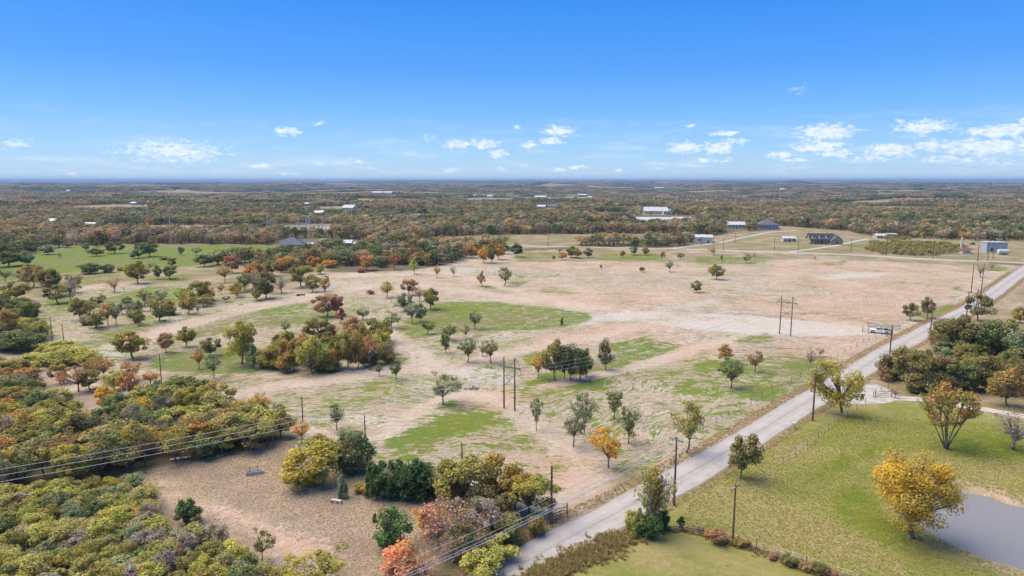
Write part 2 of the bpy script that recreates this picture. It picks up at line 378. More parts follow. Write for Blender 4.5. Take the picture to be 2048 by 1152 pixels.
for px, v in [
    ([(765, 888), (830, 850), (900, 830), (975, 825), (1030, 845), (1075, 880), (1105, 912), (1075, 925), (980, 935), (880, 945), (800, 925), (768, 905)], .40),
    ([(770, 885), (850, 845), (930, 826), (985, 828), (1010, 845), (950, 860), (880, 885), (840, 905), (790, 905)], .9),
    ([(775, 905), (800, 905), (850, 925), (885, 945), (860, 950), (810, 930)], .85), ([(1010, 845), (1060, 870), (1105, 910), (1080, 915), (1040, 885)], .7),
    ([(1050, 770), (1130, 778), (1190, 782), (1265, 752), (1270, 730), (1230, 715), (1180, 735), (1090, 745)], .92), ([(1040, 715), (1080, 690), (1105, 700), (1090, 730), (1050, 730)], .85),
    ([(1212, 690), (1290, 672), (1362, 690), (1355, 712), (1300, 725), (1220, 722)], .74), ([(1300, 705), (1345, 700), (1330, 716)], .9),
    ([(795, 645), (880, 603), (990, 603), (1175, 625), (1192, 640), (1120, 656), (960, 662), (870, 672), (800, 682)], .76), ([(870, 640), (900, 610), (960, 615), (940, 650)], .85), ([(960, 655), (1100, 650), (1090, 660), (970, 664)], .85),
    ([(1330, 792), (1400, 730), (1540, 712), (1672, 712), (1650, 745), (1540, 806), (1450, 792)], .68), ([(1470, 795), (1560, 765), (1610, 745), (1545, 806)], .95), ([(1580, 725), (1660, 712), (1640, 735), (1560, 740)], .9), ([(1390, 730), (1430, 715), (1450, 730), (1400, 745)], .8),
    ([(275, 735), (340, 705), (430, 695), (520, 700), (530, 748), (420, 748), (330, 742)], .9), ([(560, 745), (640, 735), (670, 745), (600, 752)], .6),
    ([(130, 695), (230, 660), (330, 642), (480, 620), (600, 610), (690, 622), (700, 640), (480, 662), (330, 690), (200, 708)], .68), ([(330, 655), (440, 640), (440, 650), (350, 665)], .75),
    ([(500, 625), (600, 605), (625, 608), (560, 630), (640, 645), (600, 650)], .8), ([(690, 610), (740, 596), (790, 605), (700, 607)], .5), ([(690, 580), (760, 572), (790, 578), (710, 585)], .55), ([(720, 597), (800, 604), (800, 607)], .8),
    ([(960, 572), (1020, 563), (1060, 562), (1040, 575), (980, 578)], .85), ([(1024, 545), (1100, 545), (1110, 555), (1024, 557)], .42), ([(1080, 578), (1170, 585), (1130, 590), (1070, 585)], .6), ([(1040, 572), (1120, 572), (1120, 580)], .45),
    ([(1200, 507), (1320, 507), (1330, 520), (1240, 523), (1190, 518)], .6), ([(1385, 515), (1530, 512), (1560, 516), (1500, 530), (1390, 530)], .62), ([(1030, 505), (1110, 502), (1110, 518), (1040, 520)], .5),
    ([(1640, 525), (1700, 520), (1690, 530), (1650, 532)], .6), ([(1905, 575), (1925, 572), (1925, 582), (1905, 582)], .9), ([(1790, 566), (1820, 558), (1800, 568)], .8), ([(1830, 625), (1930, 600), (1900, 620), (1860, 635), (1830, 635)], .85), ([(1970, 535), (2018, 533), (2010, 545), (1970, 540)], .8), ([(1560, 625), (1640, 622), (1660, 628), (1580, 632)], .6),
    ([(560, 830), (640, 795), (760, 790), (900, 800), (860, 830), (700, 870), (600, 850)], .42), ([(620, 800), (730, 800), (820, 780), (830, 800), (700, 830), (620, 830)], .5), ([(850, 800), (910, 795), (920, 810), (880, 825)], .85), ([(440, 800), (500, 770), (560, 790), (540, 830)], .45), ([(470, 760), (570, 755), (600, 765), (500, 780)], .45),
    ([(1020, 850), (1090, 835), (1180, 845), (1250, 850), (1300, 890), (1180, 900)], .35), ([(1060, 800), (1140, 790), (1300, 830), (1320, 870), (1180, 850)], .35), ([(1290, 800), (1350, 800), (1340, 820), (1300, 815)], .7), ([(1180, 915), (1290, 925), (1290, 940), (1190, 945)], .5), ([(1160, 975), (1240, 955), (1290, 925), (1300, 935), (1200, 985)], .6),
    ([(1380, 900), (1440, 855), (1470, 860), (1420, 890)], .65), ([(1450, 670), (1540, 665), (1560, 685), (1470, 690)], .55), ([(1250, 630), (1330, 630), (1310, 645), (1260, 640)], .5), ([(1130, 770), (1180, 800), (1130, 815), (1050, 800)], .4),
    ([(150, 612), (300, 572), (390, 575), (420, 600), (240, 622)], .72), ([(20, 640), (100, 590), (180, 585), (150, 640), (80, 660)], .6), ([(60, 565), (250, 545), (240, 560), (90, 580)], .55), ([(330, 735), (480, 745), (440, 790), (360, 790)], .5), ([(90, 600), (140, 590), (150, 605), (100, 612)], .85), ([(280, 560), (380, 545), (390, 560), (300, 567)], .7), ([(0, 575), (20, 570), (20, 600), (0, 600)], .8)]:
    m = soft(P, px, sd(px) * .9); A['grass'] = np.maximum(A['grass'], m * v)
kk = RAD < 700; hm = np.zeros(len(P)); hm[kk] = haul(P[kk]); A['grass'] *= 1 - .9 * hm; A['bare'] = hm
# meadow on the left, pastures far away
for px, v in [([(0, 522), (80, 503), (160, 492), (250, 488), (420, 488), (565, 491), (540, 517), (420, 530), (250, 538), (130, 545), (20, 562), (-80, 570), (-80, 530)], 1), ([(1170, 457), (1252, 458), (1240, 450), (1180, 449)], .8), ([(1180, 433), (1240, 435), (1272, 430), (1262, 425), (1185, 425)], .8), ([(1095, 455), (1130, 452), (1120, 443), (1095, 445)], .9), ([(560, 402), (690, 402), (680, 393), (600, 394)], .7), ([(1700, 497), (1780, 495), (1760, 485), (1690, 490)], .7), ([(520, 500), (640, 500), (640, 490), (560, 487)], .8), ([(1560, 500), (1700, 506), (1720, 497), (1600, 495)], .5), ([(870, 490), (1040, 500), (1040, 478), (990, 470), (960, 470)], .5), ([(620, 425), (680, 425), (690, 417), (630, 417)], .9)]:
    m = soft(P, px, sd(px)); A['grass'] = np.maximum(A['grass'], m * v * .95); A['litter'] *= 1 - m
CLEARINGS = [([(795, 434.5), (866, 434.5), (862, 427.5), (797, 427.5)], 'chalk', .9), ([(560, 463), (700, 462), (692, 450), (560, 450)], 'chalk', .6), ([(170, 463), (360, 470), (480, 462), (480, 450), (220, 451)], 'field', .9),
    ([(910, 405), (1030, 405), (1060, 390), (960, 388)], 'field', .9), ([(1010, 402), (1180, 402), (1205, 386), (1030, 385)], 'field', .9), ([(690, 405), (880, 402), (1020, 398), (1010, 394), (700, 398)], 'field', .8), ([(740, 390), (830, 391), (830, 385), (740, 385)], 'field', .9), ([(480, 395), (540, 395), (540, 389), (480, 389)], 'field', .8),
    ([(1010, 497), (1090, 496), (1150, 492), (1150, 478), (1040, 470), (1010, 470)], 'field', .7), ([(1260, 452), (1400, 450), (1390, 438), (1260, 440)], 'field', .7), ([(1280, 429), (1350, 429), (1345, 420), (1280, 420)], 'chalk', .5), ([(1380, 487), (1500, 487), (1560, 470), (1490, 462), (1430, 470)], 'field', .8), ([(1510, 452), (1600, 465), (1700, 470), (1700, 462), (1560, 452)], 'field', .9),
    ([(0, 500), (80, 495), (200, 492), (0, 485)], 'field', .6), ([(620, 498), (710, 500), (720, 492), (640, 490)], 'chalk', .5), ([(1880, 510), (1960, 514), (2060, 520), (2060, 495), (1990, 492), (1900, 496)], 'chalk', .55), ([(1740, 388), (1900, 388), (1900, 384), (1760, 384)], 'field', .8), ([(1960, 392), (2060, 392), (2060, 387), (1960, 387)], 'field', .7), ([(390, 395), (470, 394), (470, 390), (390, 391)], 'field', .6), ([(210, 413), (330, 413), (330, 409), (210, 409)], 'field', .5), ([(1480, 392), (1580, 392), (1580, 389), (1480, 389)], 'field', .5)]
for px, k, v in CLEARINGS:
    m = soft(P, px, sd(px)); A[k] = np.maximum(A[k], m * v); A['litter'] *= 1 - m
op = opening(P); A['field'] = np.where(op, .85, A['field']); A['litter'] = np.where(op, .1, A['litter'])
# chalky and reddish soil
for px, v in [([(1150, 655), (1190, 628), (1300, 622), (1440, 628), (1600, 640), (1740, 655), (1765, 668), (1640, 672), (1500, 668), (1400, 660), (1300, 645), (1220, 640)], .95), ([(880, 745), (940, 733), (1000, 738), (1040, 760), (1010, 778), (940, 765)], .85), ([(1625, 552), (1700, 544), (1780, 545), (1770, 554), (1650, 560)], .85), ([(90, 700), (160, 690), (260, 705), (270, 735), (200, 730)], .8), ([(1340, 606), (1440, 596), (1450, 610), (1360, 620)], .55), ([(760, 700), (860, 680), (900, 720), (880, 745), (820, 730)], .45), ([(880, 535), (960, 535), (950, 550), (890, 548)], .6), ([(1095, 1045), (1180, 1005), (1210, 1015), (1130, 1052)], .7), ([(300, 640), (360, 630), (380, 640), (320, 646)], .7), ([(900, 690), (1000, 655), (1110, 660), (1000, 690)], .45), ([(1420, 690), (1500, 660), (1560, 655), (1470, 690)], .5), ([(530, 590), (545, 588), (545, 600), (530, 600)], .5)]:
    m = soft(P, px, sd(px) * 1.5); A['chalk'] = np.maximum(A['chalk'], m * v)
for px, v in [([(740, 560), (1000, 578), (1200, 595), (1380, 603), (1450, 600), (1400, 580), (1150, 570), (900, 553)], .5), ([(1000, 590), (1150, 590), (1300, 588), (1380, 600), (1230, 618), (1040, 608)], .75), ([(1450, 600), (1560, 590), (1800, 600), (1900, 610), (1700, 650), (1560, 630)], .75), ([(1024, 520), (1200, 522), (1420, 533), (1520, 540), (1300, 545), (1100, 540), (1024, 538)], .6), ([(1540, 520), (1700, 523), (1960, 545), (1900, 600), (1720, 590), (1540, 570)], .6), ([(1040, 680), (1200, 650), (1400, 640), (1330, 660), (1180, 680), (1080, 700)], .7), ([(1350, 690), (1450, 690), (1440, 720), (1330, 720)], .7), ([(1560, 690), (1720, 665), (1790, 680), (1700, 725), (1580, 710)], .7), ([(920, 780), (1020, 770), (1080, 790), (1020, 830), (930, 815)], .75), ([(1090, 910), (1180, 900), (1190, 960), (1120, 1000), (1080, 950)], .8), ([(640, 548), (700, 545), (690, 556), (620, 562)], .6), ([(1180, 860), (1300, 870), (1330, 900), (1220, 900)], .5), ([(150, 560), (300, 545), (420, 535), (470, 550), (300, 572), (180, 580)], .55)]:
    m = soft(P, px, sd(px) * 2); A['pink'] = np.maximum(A['pink'], m * v)
# bare track in the brown clearing, right hand fields
m = stroke(P, [(310, 970), (360, 1000), (440, 1020), (520, 1055), (600, 1090)], 1.6, 2.6); A['pink'] = np.maximum(A['pink'], m); A['brown'] *= 1 - .85 * m
m = soft(P, [(520, 1080), (560, 1068), (655, 1085), (650, 1110), (575, 1135), (540, 1110)], 2.2); A['pink'] = np.maximum(A['pink'], m); A['brown'] *= 1 - m
for px, v in [([(1350, 1045), (1400, 985), (1470, 960), (1560, 935), (1560, 1000), (1640, 1085), (1700, 1152), (1640, 1140), (1500, 1090)], .6), ([(1560, 1010), (1660, 1040), (1760, 1090), (1850, 1152), (1700, 1152), (1560, 1060)], .65), ([(1520, 920), (1600, 870), (1640, 850), (1620, 900), (1540, 950)], .8), ([(1840, 905), (2048, 930), (2048, 1000), (1920, 970)], .45), ([(1700, 950), (1770, 930), (1850, 1060), (1760, 1000)], .5), ([(1600, 800), (1680, 805), (1700, 830), (1600, 860)], .4), ([(1250, 1090), (1400, 1085), (1500, 1120), (1400, 1160), (1250, 1150)], .35)]:
    m = soft(P, px, sd(px) * 2.4); A['dry'] = np.maximum(A['dry'], m * v)
for px, v in [([(1640, 1000), (1720, 960), (1760, 1000), (1840, 1070), (1800, 1120), (1690, 1050)], .72), ([(1880, 860), (2048, 860), (2048, 920), (1920, 915)], .8), ([(1560, 960), (1640, 930), (1760, 880), (1800, 900), (1640, 970)], .6)]:
    m = soft(P, px, sd(px) * 2.4); A['grass'] = np.maximum(A['grass'], m * v)
# road verges, pond banks
dr = seg_dist(P[RAD < 900], ROAD[::3], False); k = RAD < 900
verge = np.clip(1 - abs(dr - 5.0) / 3.2, 0, 1); dd = np.zeros(len(P)); dd[k] = verge
A['brown'] = np.maximum(A['brown'], np.where(A['lawn'] > .3, .35, .8) * dd); A['chalk'] *= 1 - .7 * dd
dp = seg_dist(P, POND); ins = inside(P, POND); sdp = np.where(ins, -dp, dp)
bank = np.clip(1.5 - abs(sdp - 1.0) / 1.9, 0, 1); A['pink'] = np.maximum(A['pink'], bank * .95); A['lawn'] *= 1 - bank; A['dry'] *= 1 - bank
Z = terrain(P[:, 0], P[:, 1]) - np.clip((1.2 - sdp) / 3.0, 0, 1) * 1.3
g_me = mesh_np('ground', np.column_stack([P, Z]), [], None, {k: ('POINT', v) for k, v in A.items()})
nx, ny = len(xx), len(yy)
i = (np.arange(ny - 1)[:, None] * nx + np.arange(nx - 1)[None]).ravel()
g_me = mesh_np('ground', np.column_stack([P, Z]), np.stack([i, i + 1, i + nx + 1, i + nx], 1), None, {k: ('POINT', v) for k, v in A.items()})
g_me.polygons.foreach_set('use_smooth', np.ones(len(g_me.polygons), bool))

m, n, out = material('ground_soil_and_grass')
t = n.new('ShaderNodeTexCoord').outputs['Object']
rot = n.new('ShaderNodeVectorRotate', rotation_type='Z_AXIS'); n.put(rot.inputs['Vector'], t); rot.inputs['Angle'].default_value = R(-14)
wob = n.noise(t, .012, 3)
s_in = n.vmath('ADD', rot.outputs[0], n.xyz(0.0, n.math('MULTIPLY', wob, 90.0), 0.0))
streaks = n.noise(n.vmath('MULTIPLY', s_in, (.17, 1.0, 1)), .5, 8, .72, .7)       # tracks drawn by machines
streak2 = n.noise(n.vmath('MULTIPLY', s_in, (.09, 1.0, 1)), 1.3, 4, .6, .3)
patch = n.noise(t, .055, 6, .62, .3); clod = n.noise(t, 1.1, 6, .72); fine = n.noise(t, 4.5, 3, .7); big = n.noise(t, .017, 4, .55)
M = {k: n.attr(k).outputs['Fac'] for k in A}
def cover(mask, tex, soft_=.16, gain=1.0):
    """how much of the ground a cover takes: its density against a broken-up texture"""
    th = n.math('MULTIPLY_ADD', mask, -.74, .87)
    return n.step(tex, n.math('SUBTRACT', th, soft_), n.math('ADD', th, soft_))
def norm(x, lo=.3, hi=.7): return n.lin(x, lo, hi)
tex_a = norm(n.math('MULTIPLY_ADD', streaks, .55, n.math('MULTIPLY_ADD', clod, .25, n.math('MULTIPLY', patch, .2))), .36, .64)
tex_b = norm(n.math('MULTIPLY_ADD', patch, .5, n.math('MULTIPLY', clod, .5)), .34, .66)
mid3 = n.noise(t, .33, 6, .7, .4); hair0 = n.noise(n.vmath('MULTIPLY', s_in, (.25, 1.0, 1)), 2.2, 5, .75, .4)
rot2 = n.new('ShaderNodeVectorRotate', rotation_type='Z_AXIS'); n.put(rot2.inputs['Vector'], t); rot2.inputs['Angle'].default_value = R(27)
s_in2 = n.vmath('ADD', rot2.outputs[0], n.xyz(0.0, n.math('MULTIPLY', n.noise(t, .009, 3), 120.0), 0.0))
long1 = n.noise(n.vmath('MULTIPLY', s_in2, (.05, 1.0, 1)), .13, 5, .6, .4)
rutn = n.noise(n.vmath('MULTIPLY', s_in2, (.035, 1.0, 1)), .36, 3, .5, .2)
rut2 = n.noise(n.vmath('MULTIPLY', s_in, (.04, 1.0, 1)), .55, 3, .5, .2)
soil = n.mix(norm(n.math('MULTIPLY_ADD', streaks, .5, n.math('MULTIPLY_ADD', mid3, .25, n.math('MULTIPLY', hair0, .25))), .44, .56), (.30, .238, .17), (.60, .52, .43))
soil = n.mix(n.math('MULTIPLY', norm(long1, .50, .62), .6), soil, (.47, .345, .262))
soil = n.mix(n.math('MULTIPLY', norm(long1, .46, .34), .55), soil, (.50, .455, .385))
soil = n.mix(n.math('MULTIPLY', norm(streak2, .50, .62), .6), soil, (.23, .18, .115))
soil = n.mix(n.math('MULTIPLY', norm(n.math('MULTIPLY_ADD', clod, .5, n.math('MULTIPLY', hair0, .5)), .48, .60), .85), soil, (.225, .182, .115))
rut_shade = n.math('MAXIMUM', n.lin(n.math('ABSOLUTE', n.math('SUBTRACT', rutn, .5)), .022, .004), n.lin(n.math('ABSOLUTE', n.math('SUBTRACT', rut2, .47)), .018, .003))
rut_shade = n.math('MULTIPLY', rut_shade, n.lin(patch, .42, .58))
soil = n.mix(n.math('MULTIPLY', rut_shade, .7), soil, (.19, .165, .09))  # thin dark lines in the soil colour, painted as the shade in ruts
pinkc = n.mix(norm(streaks, .35, .65), (.36, .235, .16), (.56, .405, .31))
c = n.mix(n.math('MULTIPLY', n.math('MULTIPLY', M['pink'], n.lin(tex_b, .0, .5, .5, 1)), 1.0), soil, pinkc)
c = n.mix(cover(M['chalk'], tex_b, .3), c, n.mix(norm(streaks), (.37, .34, .29), (.53, .51, .465)))
c = n.mix(n.math('MULTIPLY', norm(n.math('MULTIPLY_ADD', mid3, .5, n.math('MULTIPLY', hair0, .5)), .53, .60), .6), c, (.66, .615, .54))
# thin weedy growth over all bare soil
weeds = n.mix(norm(clod, .35, .65), (.15, .13, .062), (.20, .18, .09))
c = n.mix(n.math('MULTIPLY', n.step(tex_a, .52, .84), n.math('MULTIPLY_ADD', M['bare'], -.6, .75)), c, weeds)
c = n.mix(n.math('MULTIPLY', M['bare'], .5), c, n.mix(norm(hair0, .35, .65), (.38, .30, .225), (.54, .45, .37)))
fieldc = n.mix(tex_a, (.215, .165, .09), (.33, .265, .155)); fieldc = n.mix(norm(patch, .45, .6), fieldc, (.165, .165, .065))
c = n.mix(cover(M['field'], tex_b, .3), c, fieldc)
brownc = n.mix(norm(clod, .35, .65), (.27, .205, .145), (.45, .355, .255)); brownc = n.mix(norm(patch, .42, .6), brownc, (.36, .285, .185))
brownc = n.mix(n.math('MULTIPLY', norm(n.noise(t, .14, 5, .65), .5, .6), .55), brownc, (.215, .165, .135)); brownc = n.mix(n.math('MULTIPLY', norm(fine, .4, .7), .4), brownc, (.165, .13, .11))
c = n.mix(cover(M['brown'], tex_b, .3), c, brownc)
lawnc = n.mix(norm(patch, .38, .62), (.16, .19, .035), (.235, .225, .065)); lawnc = n.mix(n.math('MULTIPLY', norm(mid3, .48, .6), .6), lawnc, (.29, .245, .10))
lawnc = n.mix(n.math('MULTIPLY', norm(fine, .4, .75), .35), lawnc, (.135, .16, .022))
lawnc = n.mix(n.math('MULTIPLY', norm(long1, .5, .6), .6), lawnc, (.30, .26, .10)); lawnc = n.mix(n.math('MULTIPLY', norm(hair0, .5, .62), .4), lawnc, (.30, .265, .115))
c = n.mix(M['lawn'], c, lawnc)
dryc = n.mix(norm(clod, .35, .65), (.245, .185, .085), (.35, .28, .15))
c = n.mix(cover(M['dry'], tex_b, .34), c, dryc)
litc = n.mix(norm(patch), (.125, .10, .06), (.20, .155, .095)); litc = n.mix(norm(clod, .4, .7), litc, (.15, .14, .07))
far_t = n.noise(t, .004, 8, .7); litc = n.mix(norm(far_t, .35, .65), litc, (.095, .085, .055))
c = n.mix(M['litter'], c, litc)
greenc = n.mix(norm(patch, .4, .6), (.058, .155, .0), (.115, .175, .0)); greenc = n.mix(n.math('MULTIPLY', norm(clod, .4, .65), .6), greenc, (.135, .15, .02))
greenc = n.mix(n.math('MULTIPLY', norm(big, .5, .62), .8), greenc, (.15, .14, .055)); greenc = n.mix(n.math('MULTIPLY', norm(hair0, .5, .6), .5), greenc, (.20, .195, .075))
hair = n.noise(n.vmath('MULTIPLY', s_in, (.22, 1.0, 1)), 1.9, 5, .75, .5)
gtex = norm(n.math('MULTIPLY_ADD', tex_a, .42, n.math('MULTIPLY_ADD', norm(mid3, .35, .65), .28, n.math('MULTIPLY', norm(hair, .32, .68), .30))), .2, .8)
gcov = cover(n.math('MULTIPLY', M['grass'], .92), gtex, .13)
c = n.mix(n.math('MULTIPLY', gcov, .92), c, greenc)
b = n.new('ShaderNodeBsdfPrincipled'); n.put(b.inputs['Base Color'], c); b.inputs['Roughness'].default_value = .95; b.inputs['Specular IOR Level'].default_value = .1
bp = n.new('ShaderNodeBump'); bp.inputs['Strength'].default_value = .8; bp.inputs['Distance'].default_value = .3
n.put(bp.inputs['Height'], n.math('ADD', n.math('MULTIPLY', streaks, 1.2), n.math('MULTIPLY_ADD', clod, .9, n.math('MULTIPLY', fine, .25)))); n.put(b.inputs['Normal'], bp)
n.put(out.inputs[0], b)
g_me.materials.append(m)
structure('ground', g_me)

# ---------------------------------------------------------------- roads
def road_material(name, c1, c2, edge):
    m, n, out = material(name)
    t = n.new('ShaderNodeTexCoord').outputs['Object']
    across = n.attr('across').outputs['Fac']
    f = n.noise(t, .35, 5, .65); f2 = n.noise(t, 3.0, 4, .7)
    c = n.mix(n.lin(f, .38, .62), tuple(q * .96 for q in c1), c2); c = n.mix(n.math('MULTIPLY', n.lin(f2, .52, .68), .15), c, tuple(q * .78 for q in c1))
    wheel = n.math('ABSOLUTE', n.math('SUBTRACT', n.math('ABSOLUTE', across), .5))
    c = n.mix(n.math('MULTIPLY', n.lin(wheel, .25, .05), .35), c, tuple(min(1, q * 1.14) for q in c2))
    mid_ = n.lin(n.math('ADD', n.math('ABSOLUTE', n.math('ADD', across, .04)), n.math('MULTIPLY', f2, .1)), .16, .03)
    c = n.mix(n.math('MULTIPLY', mid_, .6), c, tuple(q * .6 for q in c1))
    e = n.step(n.math('ADD', n.math('ABSOLUTE', across), n.math('MULTIPLY_ADD', f, .35, n.math('MULTIPLY', f2, .2))), 1.14, 1.3)
    c = n.mix(e, c, edge)
    b = n.new('ShaderNodeBsdfPrincipled'); n.put(b.inputs['Base Color'], c); b.inputs['Roughness'].default_value = .9; b.inputs['Specular IOR Level'].default_value = .15
    n.put(out.inputs[0], b); return m
def ribbon(name, line, half, mat, z, cols=(-1, -.8, -.5, -.2, 0, .2, .5, .8, 1), wob=.25):
    t = np.gradient(line, axis=0); t /= np.linalg.norm(t, axis=1)[:, None]; nrm = np.stack([t[:, 1], -t[:, 0]], 1)
    hl = half + wob * smooth(rng.normal(size=(len(line), 1)), 2); hr = half + wob * smooth(rng.normal(size=(len(line), 1)), 2)
    V, AC = [], []
    for q in cols:
        p = line + nrm * q * (hl if q < 0 else hr); crown = (1 - abs(q)) * .05
        zz = terrain(p[:, 0], p[:, 1]) + z + crown
        V.append(np.column_stack([p, zz])); AC.append(np.full(len(line), q))
    V = np.stack(V, 1).reshape(-1, 3); AC = np.stack(AC, 1).ravel(); k = len(cols)
    i = (np.arange(len(line) - 1)[:, None] * k + np.arange(k - 1)[None]).ravel()
    return structure(name, mesh_np(name, V, np.stack([i, i + 1, i + k + 1, i + k], 1), mat, {'across': ('POINT', AC)}))
ASPHALT = road_material('worn_chip_seal', (.33, .31, .29), (.385, .365, .345), (.24, .19, .14))
GRAVEL = road_material('pale_gravel', (.38, .35, .30), (.46, .43, .385), (.28, .22, .15))
ribbon('road', ROAD, ROAD_HALF, ASPHALT, .03)
ribbon('far_road', FAR_ROAD, 2.6, GRAVEL, .05)
ribbon('far_driveway', FAR_DRIVE, 2.0, GRAVEL, .07)
ribbon('house_driveway', HOUSE_DRIVE, 2.2, GRAVEL, .09)
ribbon('side_driveway', SIDE_DRIVE, 1.7, GRAVEL, .012)
# paved apron at the mouth of the side driveway
ap = _chaikin(wpoly([(1672, 806), (1700, 776), (1745, 766), (1782, 780), (1802, 797), (1770, 808), (1715, 808)]))
mb = MB(); mb.poly([(x, y, .02) for x, y in ap]); o = structure('driveway_apron', mb.mesh('driveway_apron', plain('apron_concrete', (.42, .40, .37), .9, .2, .6)))

# ---------------------------------------------------------------- pond water
m, n, out = material('pond_water')
t = n.new('ShaderNodeTexCoord').outputs['Object']
b = n.new('ShaderNodeBsdfPrincipled'); b.inputs['Base Color'].default_value = (.21, .215, .22, 1); b.inputs['Roughness'].default_value = .1; b.inputs['IOR'].default_value = 1.33; b.inputs['Specular IOR Level'].default_value = .5
bp = n.new('ShaderNodeBump'); bp.inputs['Strength'].default_value = .8; bp.inputs['Distance'].default_value = .08
n.put(bp.inputs['Height'], n.math('ADD', n.noise(n.vmath('MULTIPLY', t, (1.4, 3.0, 1)), 1.5, 4, .6), n.noise(t, 7, 2))); n.put(b.inputs['Normal'], bp); n.put(out.inputs[0], b)
POND_W = _pc + (POND - _pc) * 1.06
mb = MB(); mb.poly([(x, y, -.62) for x, y in POND_W]); structure('pond_water', mb.mesh('pond_water', m))

# ---------------------------------------------------------------- tree shapes (unit height, unit crown width)
def rand_dirs(g, k):
    v = g.normal(size=(k, 3)); return v / np.linalg.norm(v, axis=1)[:, None]
def leaf_quads(g, C, Nn, size, stretch=1.0):
    k = len(C); a = np.cross(Nn, rand_dirs(g, k)); a /= np.linalg.norm(a, axis=1)[:, None] + 1e-9; b = np.cross(Nn, a)
    s = (size * g.uniform(.6, 1.35, k))[:, None]
    V = np.stack([C - a * s * stretch, C - b * s * .62, C + a * s * stretch, C + b * s * .62], 1).reshape(-1, 3)
    return V, np.arange(4 * k).reshape(-1, 4)
def bezier(p0, p1, p2, k):
    t = np.linspace(0, 1, k)[:, None]; return (1 - t) ** 2 * p0 + 2 * t * (1 - t) * p1 + t * t * p2
SHAPES = {  # crown bottom, fork height, clumps, leaves, leaf size, clump radius, trunk radius, spread power
    'round':  dict(zb=.15, fork=.16, k=30, leaves=4600, ls=.030, cr=.140, tr=.024, lean=0, hollow=.55),
    'vase':   dict(zb=.22, fork=.20, k=30, leaves=1750, ls=.024, cr=.108, tr=.019, lean=0, hollow=.35),
    'oval':   dict(zb=.13, fork=.22, k=26, leaves=3000, ls=.030, cr=.145, tr=.022, lean=0, hollow=.4),
    'shrub':  dict(zb=.00, fork=.03, k=36, leaves=4600, ls=.030, cr=.150, tr=.018, lean=0, hollow=.5),
    'juniper':dict(zb=.00, fork=.04, k=34, leaves=4200, ls=.030, cr=.13, tr=.022, lean=0, hollow=.4),
    'bare':   dict(zb=.22, fork=.18, k=34, leaves=420, ls=.026, cr=.13, tr=.028, lean=0, hollow=.2),
    'hero':   dict(zb=.17, fork=.17, k=64, leaves=17000, ls=.0125, cr=.105, tr=.030, lean=.06, hollow=.3),
    'fan':    dict(zb=.30, fork=.10, k=46, leaves=5200, ls=.0165, cr=.095, tr=.030, lean=0, hollow=.5),
}
def crown_points(g, kind, S):
    """clump centres of the crown"""
    k = S['k']; zb = S['zb']
    d = rand_dirs(g, k); r = g.uniform(S['hollow'], 1, k) ** .5
    cr = S['cr']; hx = .5 - cr * .72; hz = (1 - zb) / 2 - cr * .6
    C = np.stack([d[:, 0] * r * hx, d[:, 1] * r * hx, (1 + zb) / 2 + d[:, 2] * r * hz], 1)
    if kind == 'vase' or kind == 'fan': C[:, :2] *= (.45 + .75 * np.clip((C[:, 2] - zb) / (1 - zb), 0, 1))[:, None]
    if kind == 'oval': C[:, :2] *= (1.1 - .45 * np.clip((C[:, 2] - zb) / (1 - zb), 0, 1))[:, None]
    if kind == 'shrub': C[:, 2] = np.clip(C[:, 2], .10, 1)
    if kind == 'juniper':
        C[:, 2] = g.uniform(.08, .95, k); an = g.uniform(0, 6.28, k); rr = (1.05 - C[:, 2]) ** .7 * .40 * g.uniform(.4, 1, k)
        C[:, 0], C[:, 1] = np.cos(an) * rr, np.sin(an) * rr
    if kind == 'hero': C[:, 0] += .12 * (C[:, 2] - .4); C[:, 2] = np.maximum(C[:, 2], .22 + .25 * (1 - np.hypot(C[:, 0], C[:, 1]) / .5))
    C[:, :2] *= (1 + (.34 if kind != 'hero' else .06) * np.sin(np.arctan2(C[:, 1], C[:, 0]) * 2 + g.uniform(0, 6.28)) * g.uniform(.3, 1))[:, None]; C[:, 2] += g.normal(0, .035, k)
    off = g.normal(0, .045, 2); C[:, :2] += off * ((C[:, 2] - zb) / (1 - zb))[:, None]
    return C
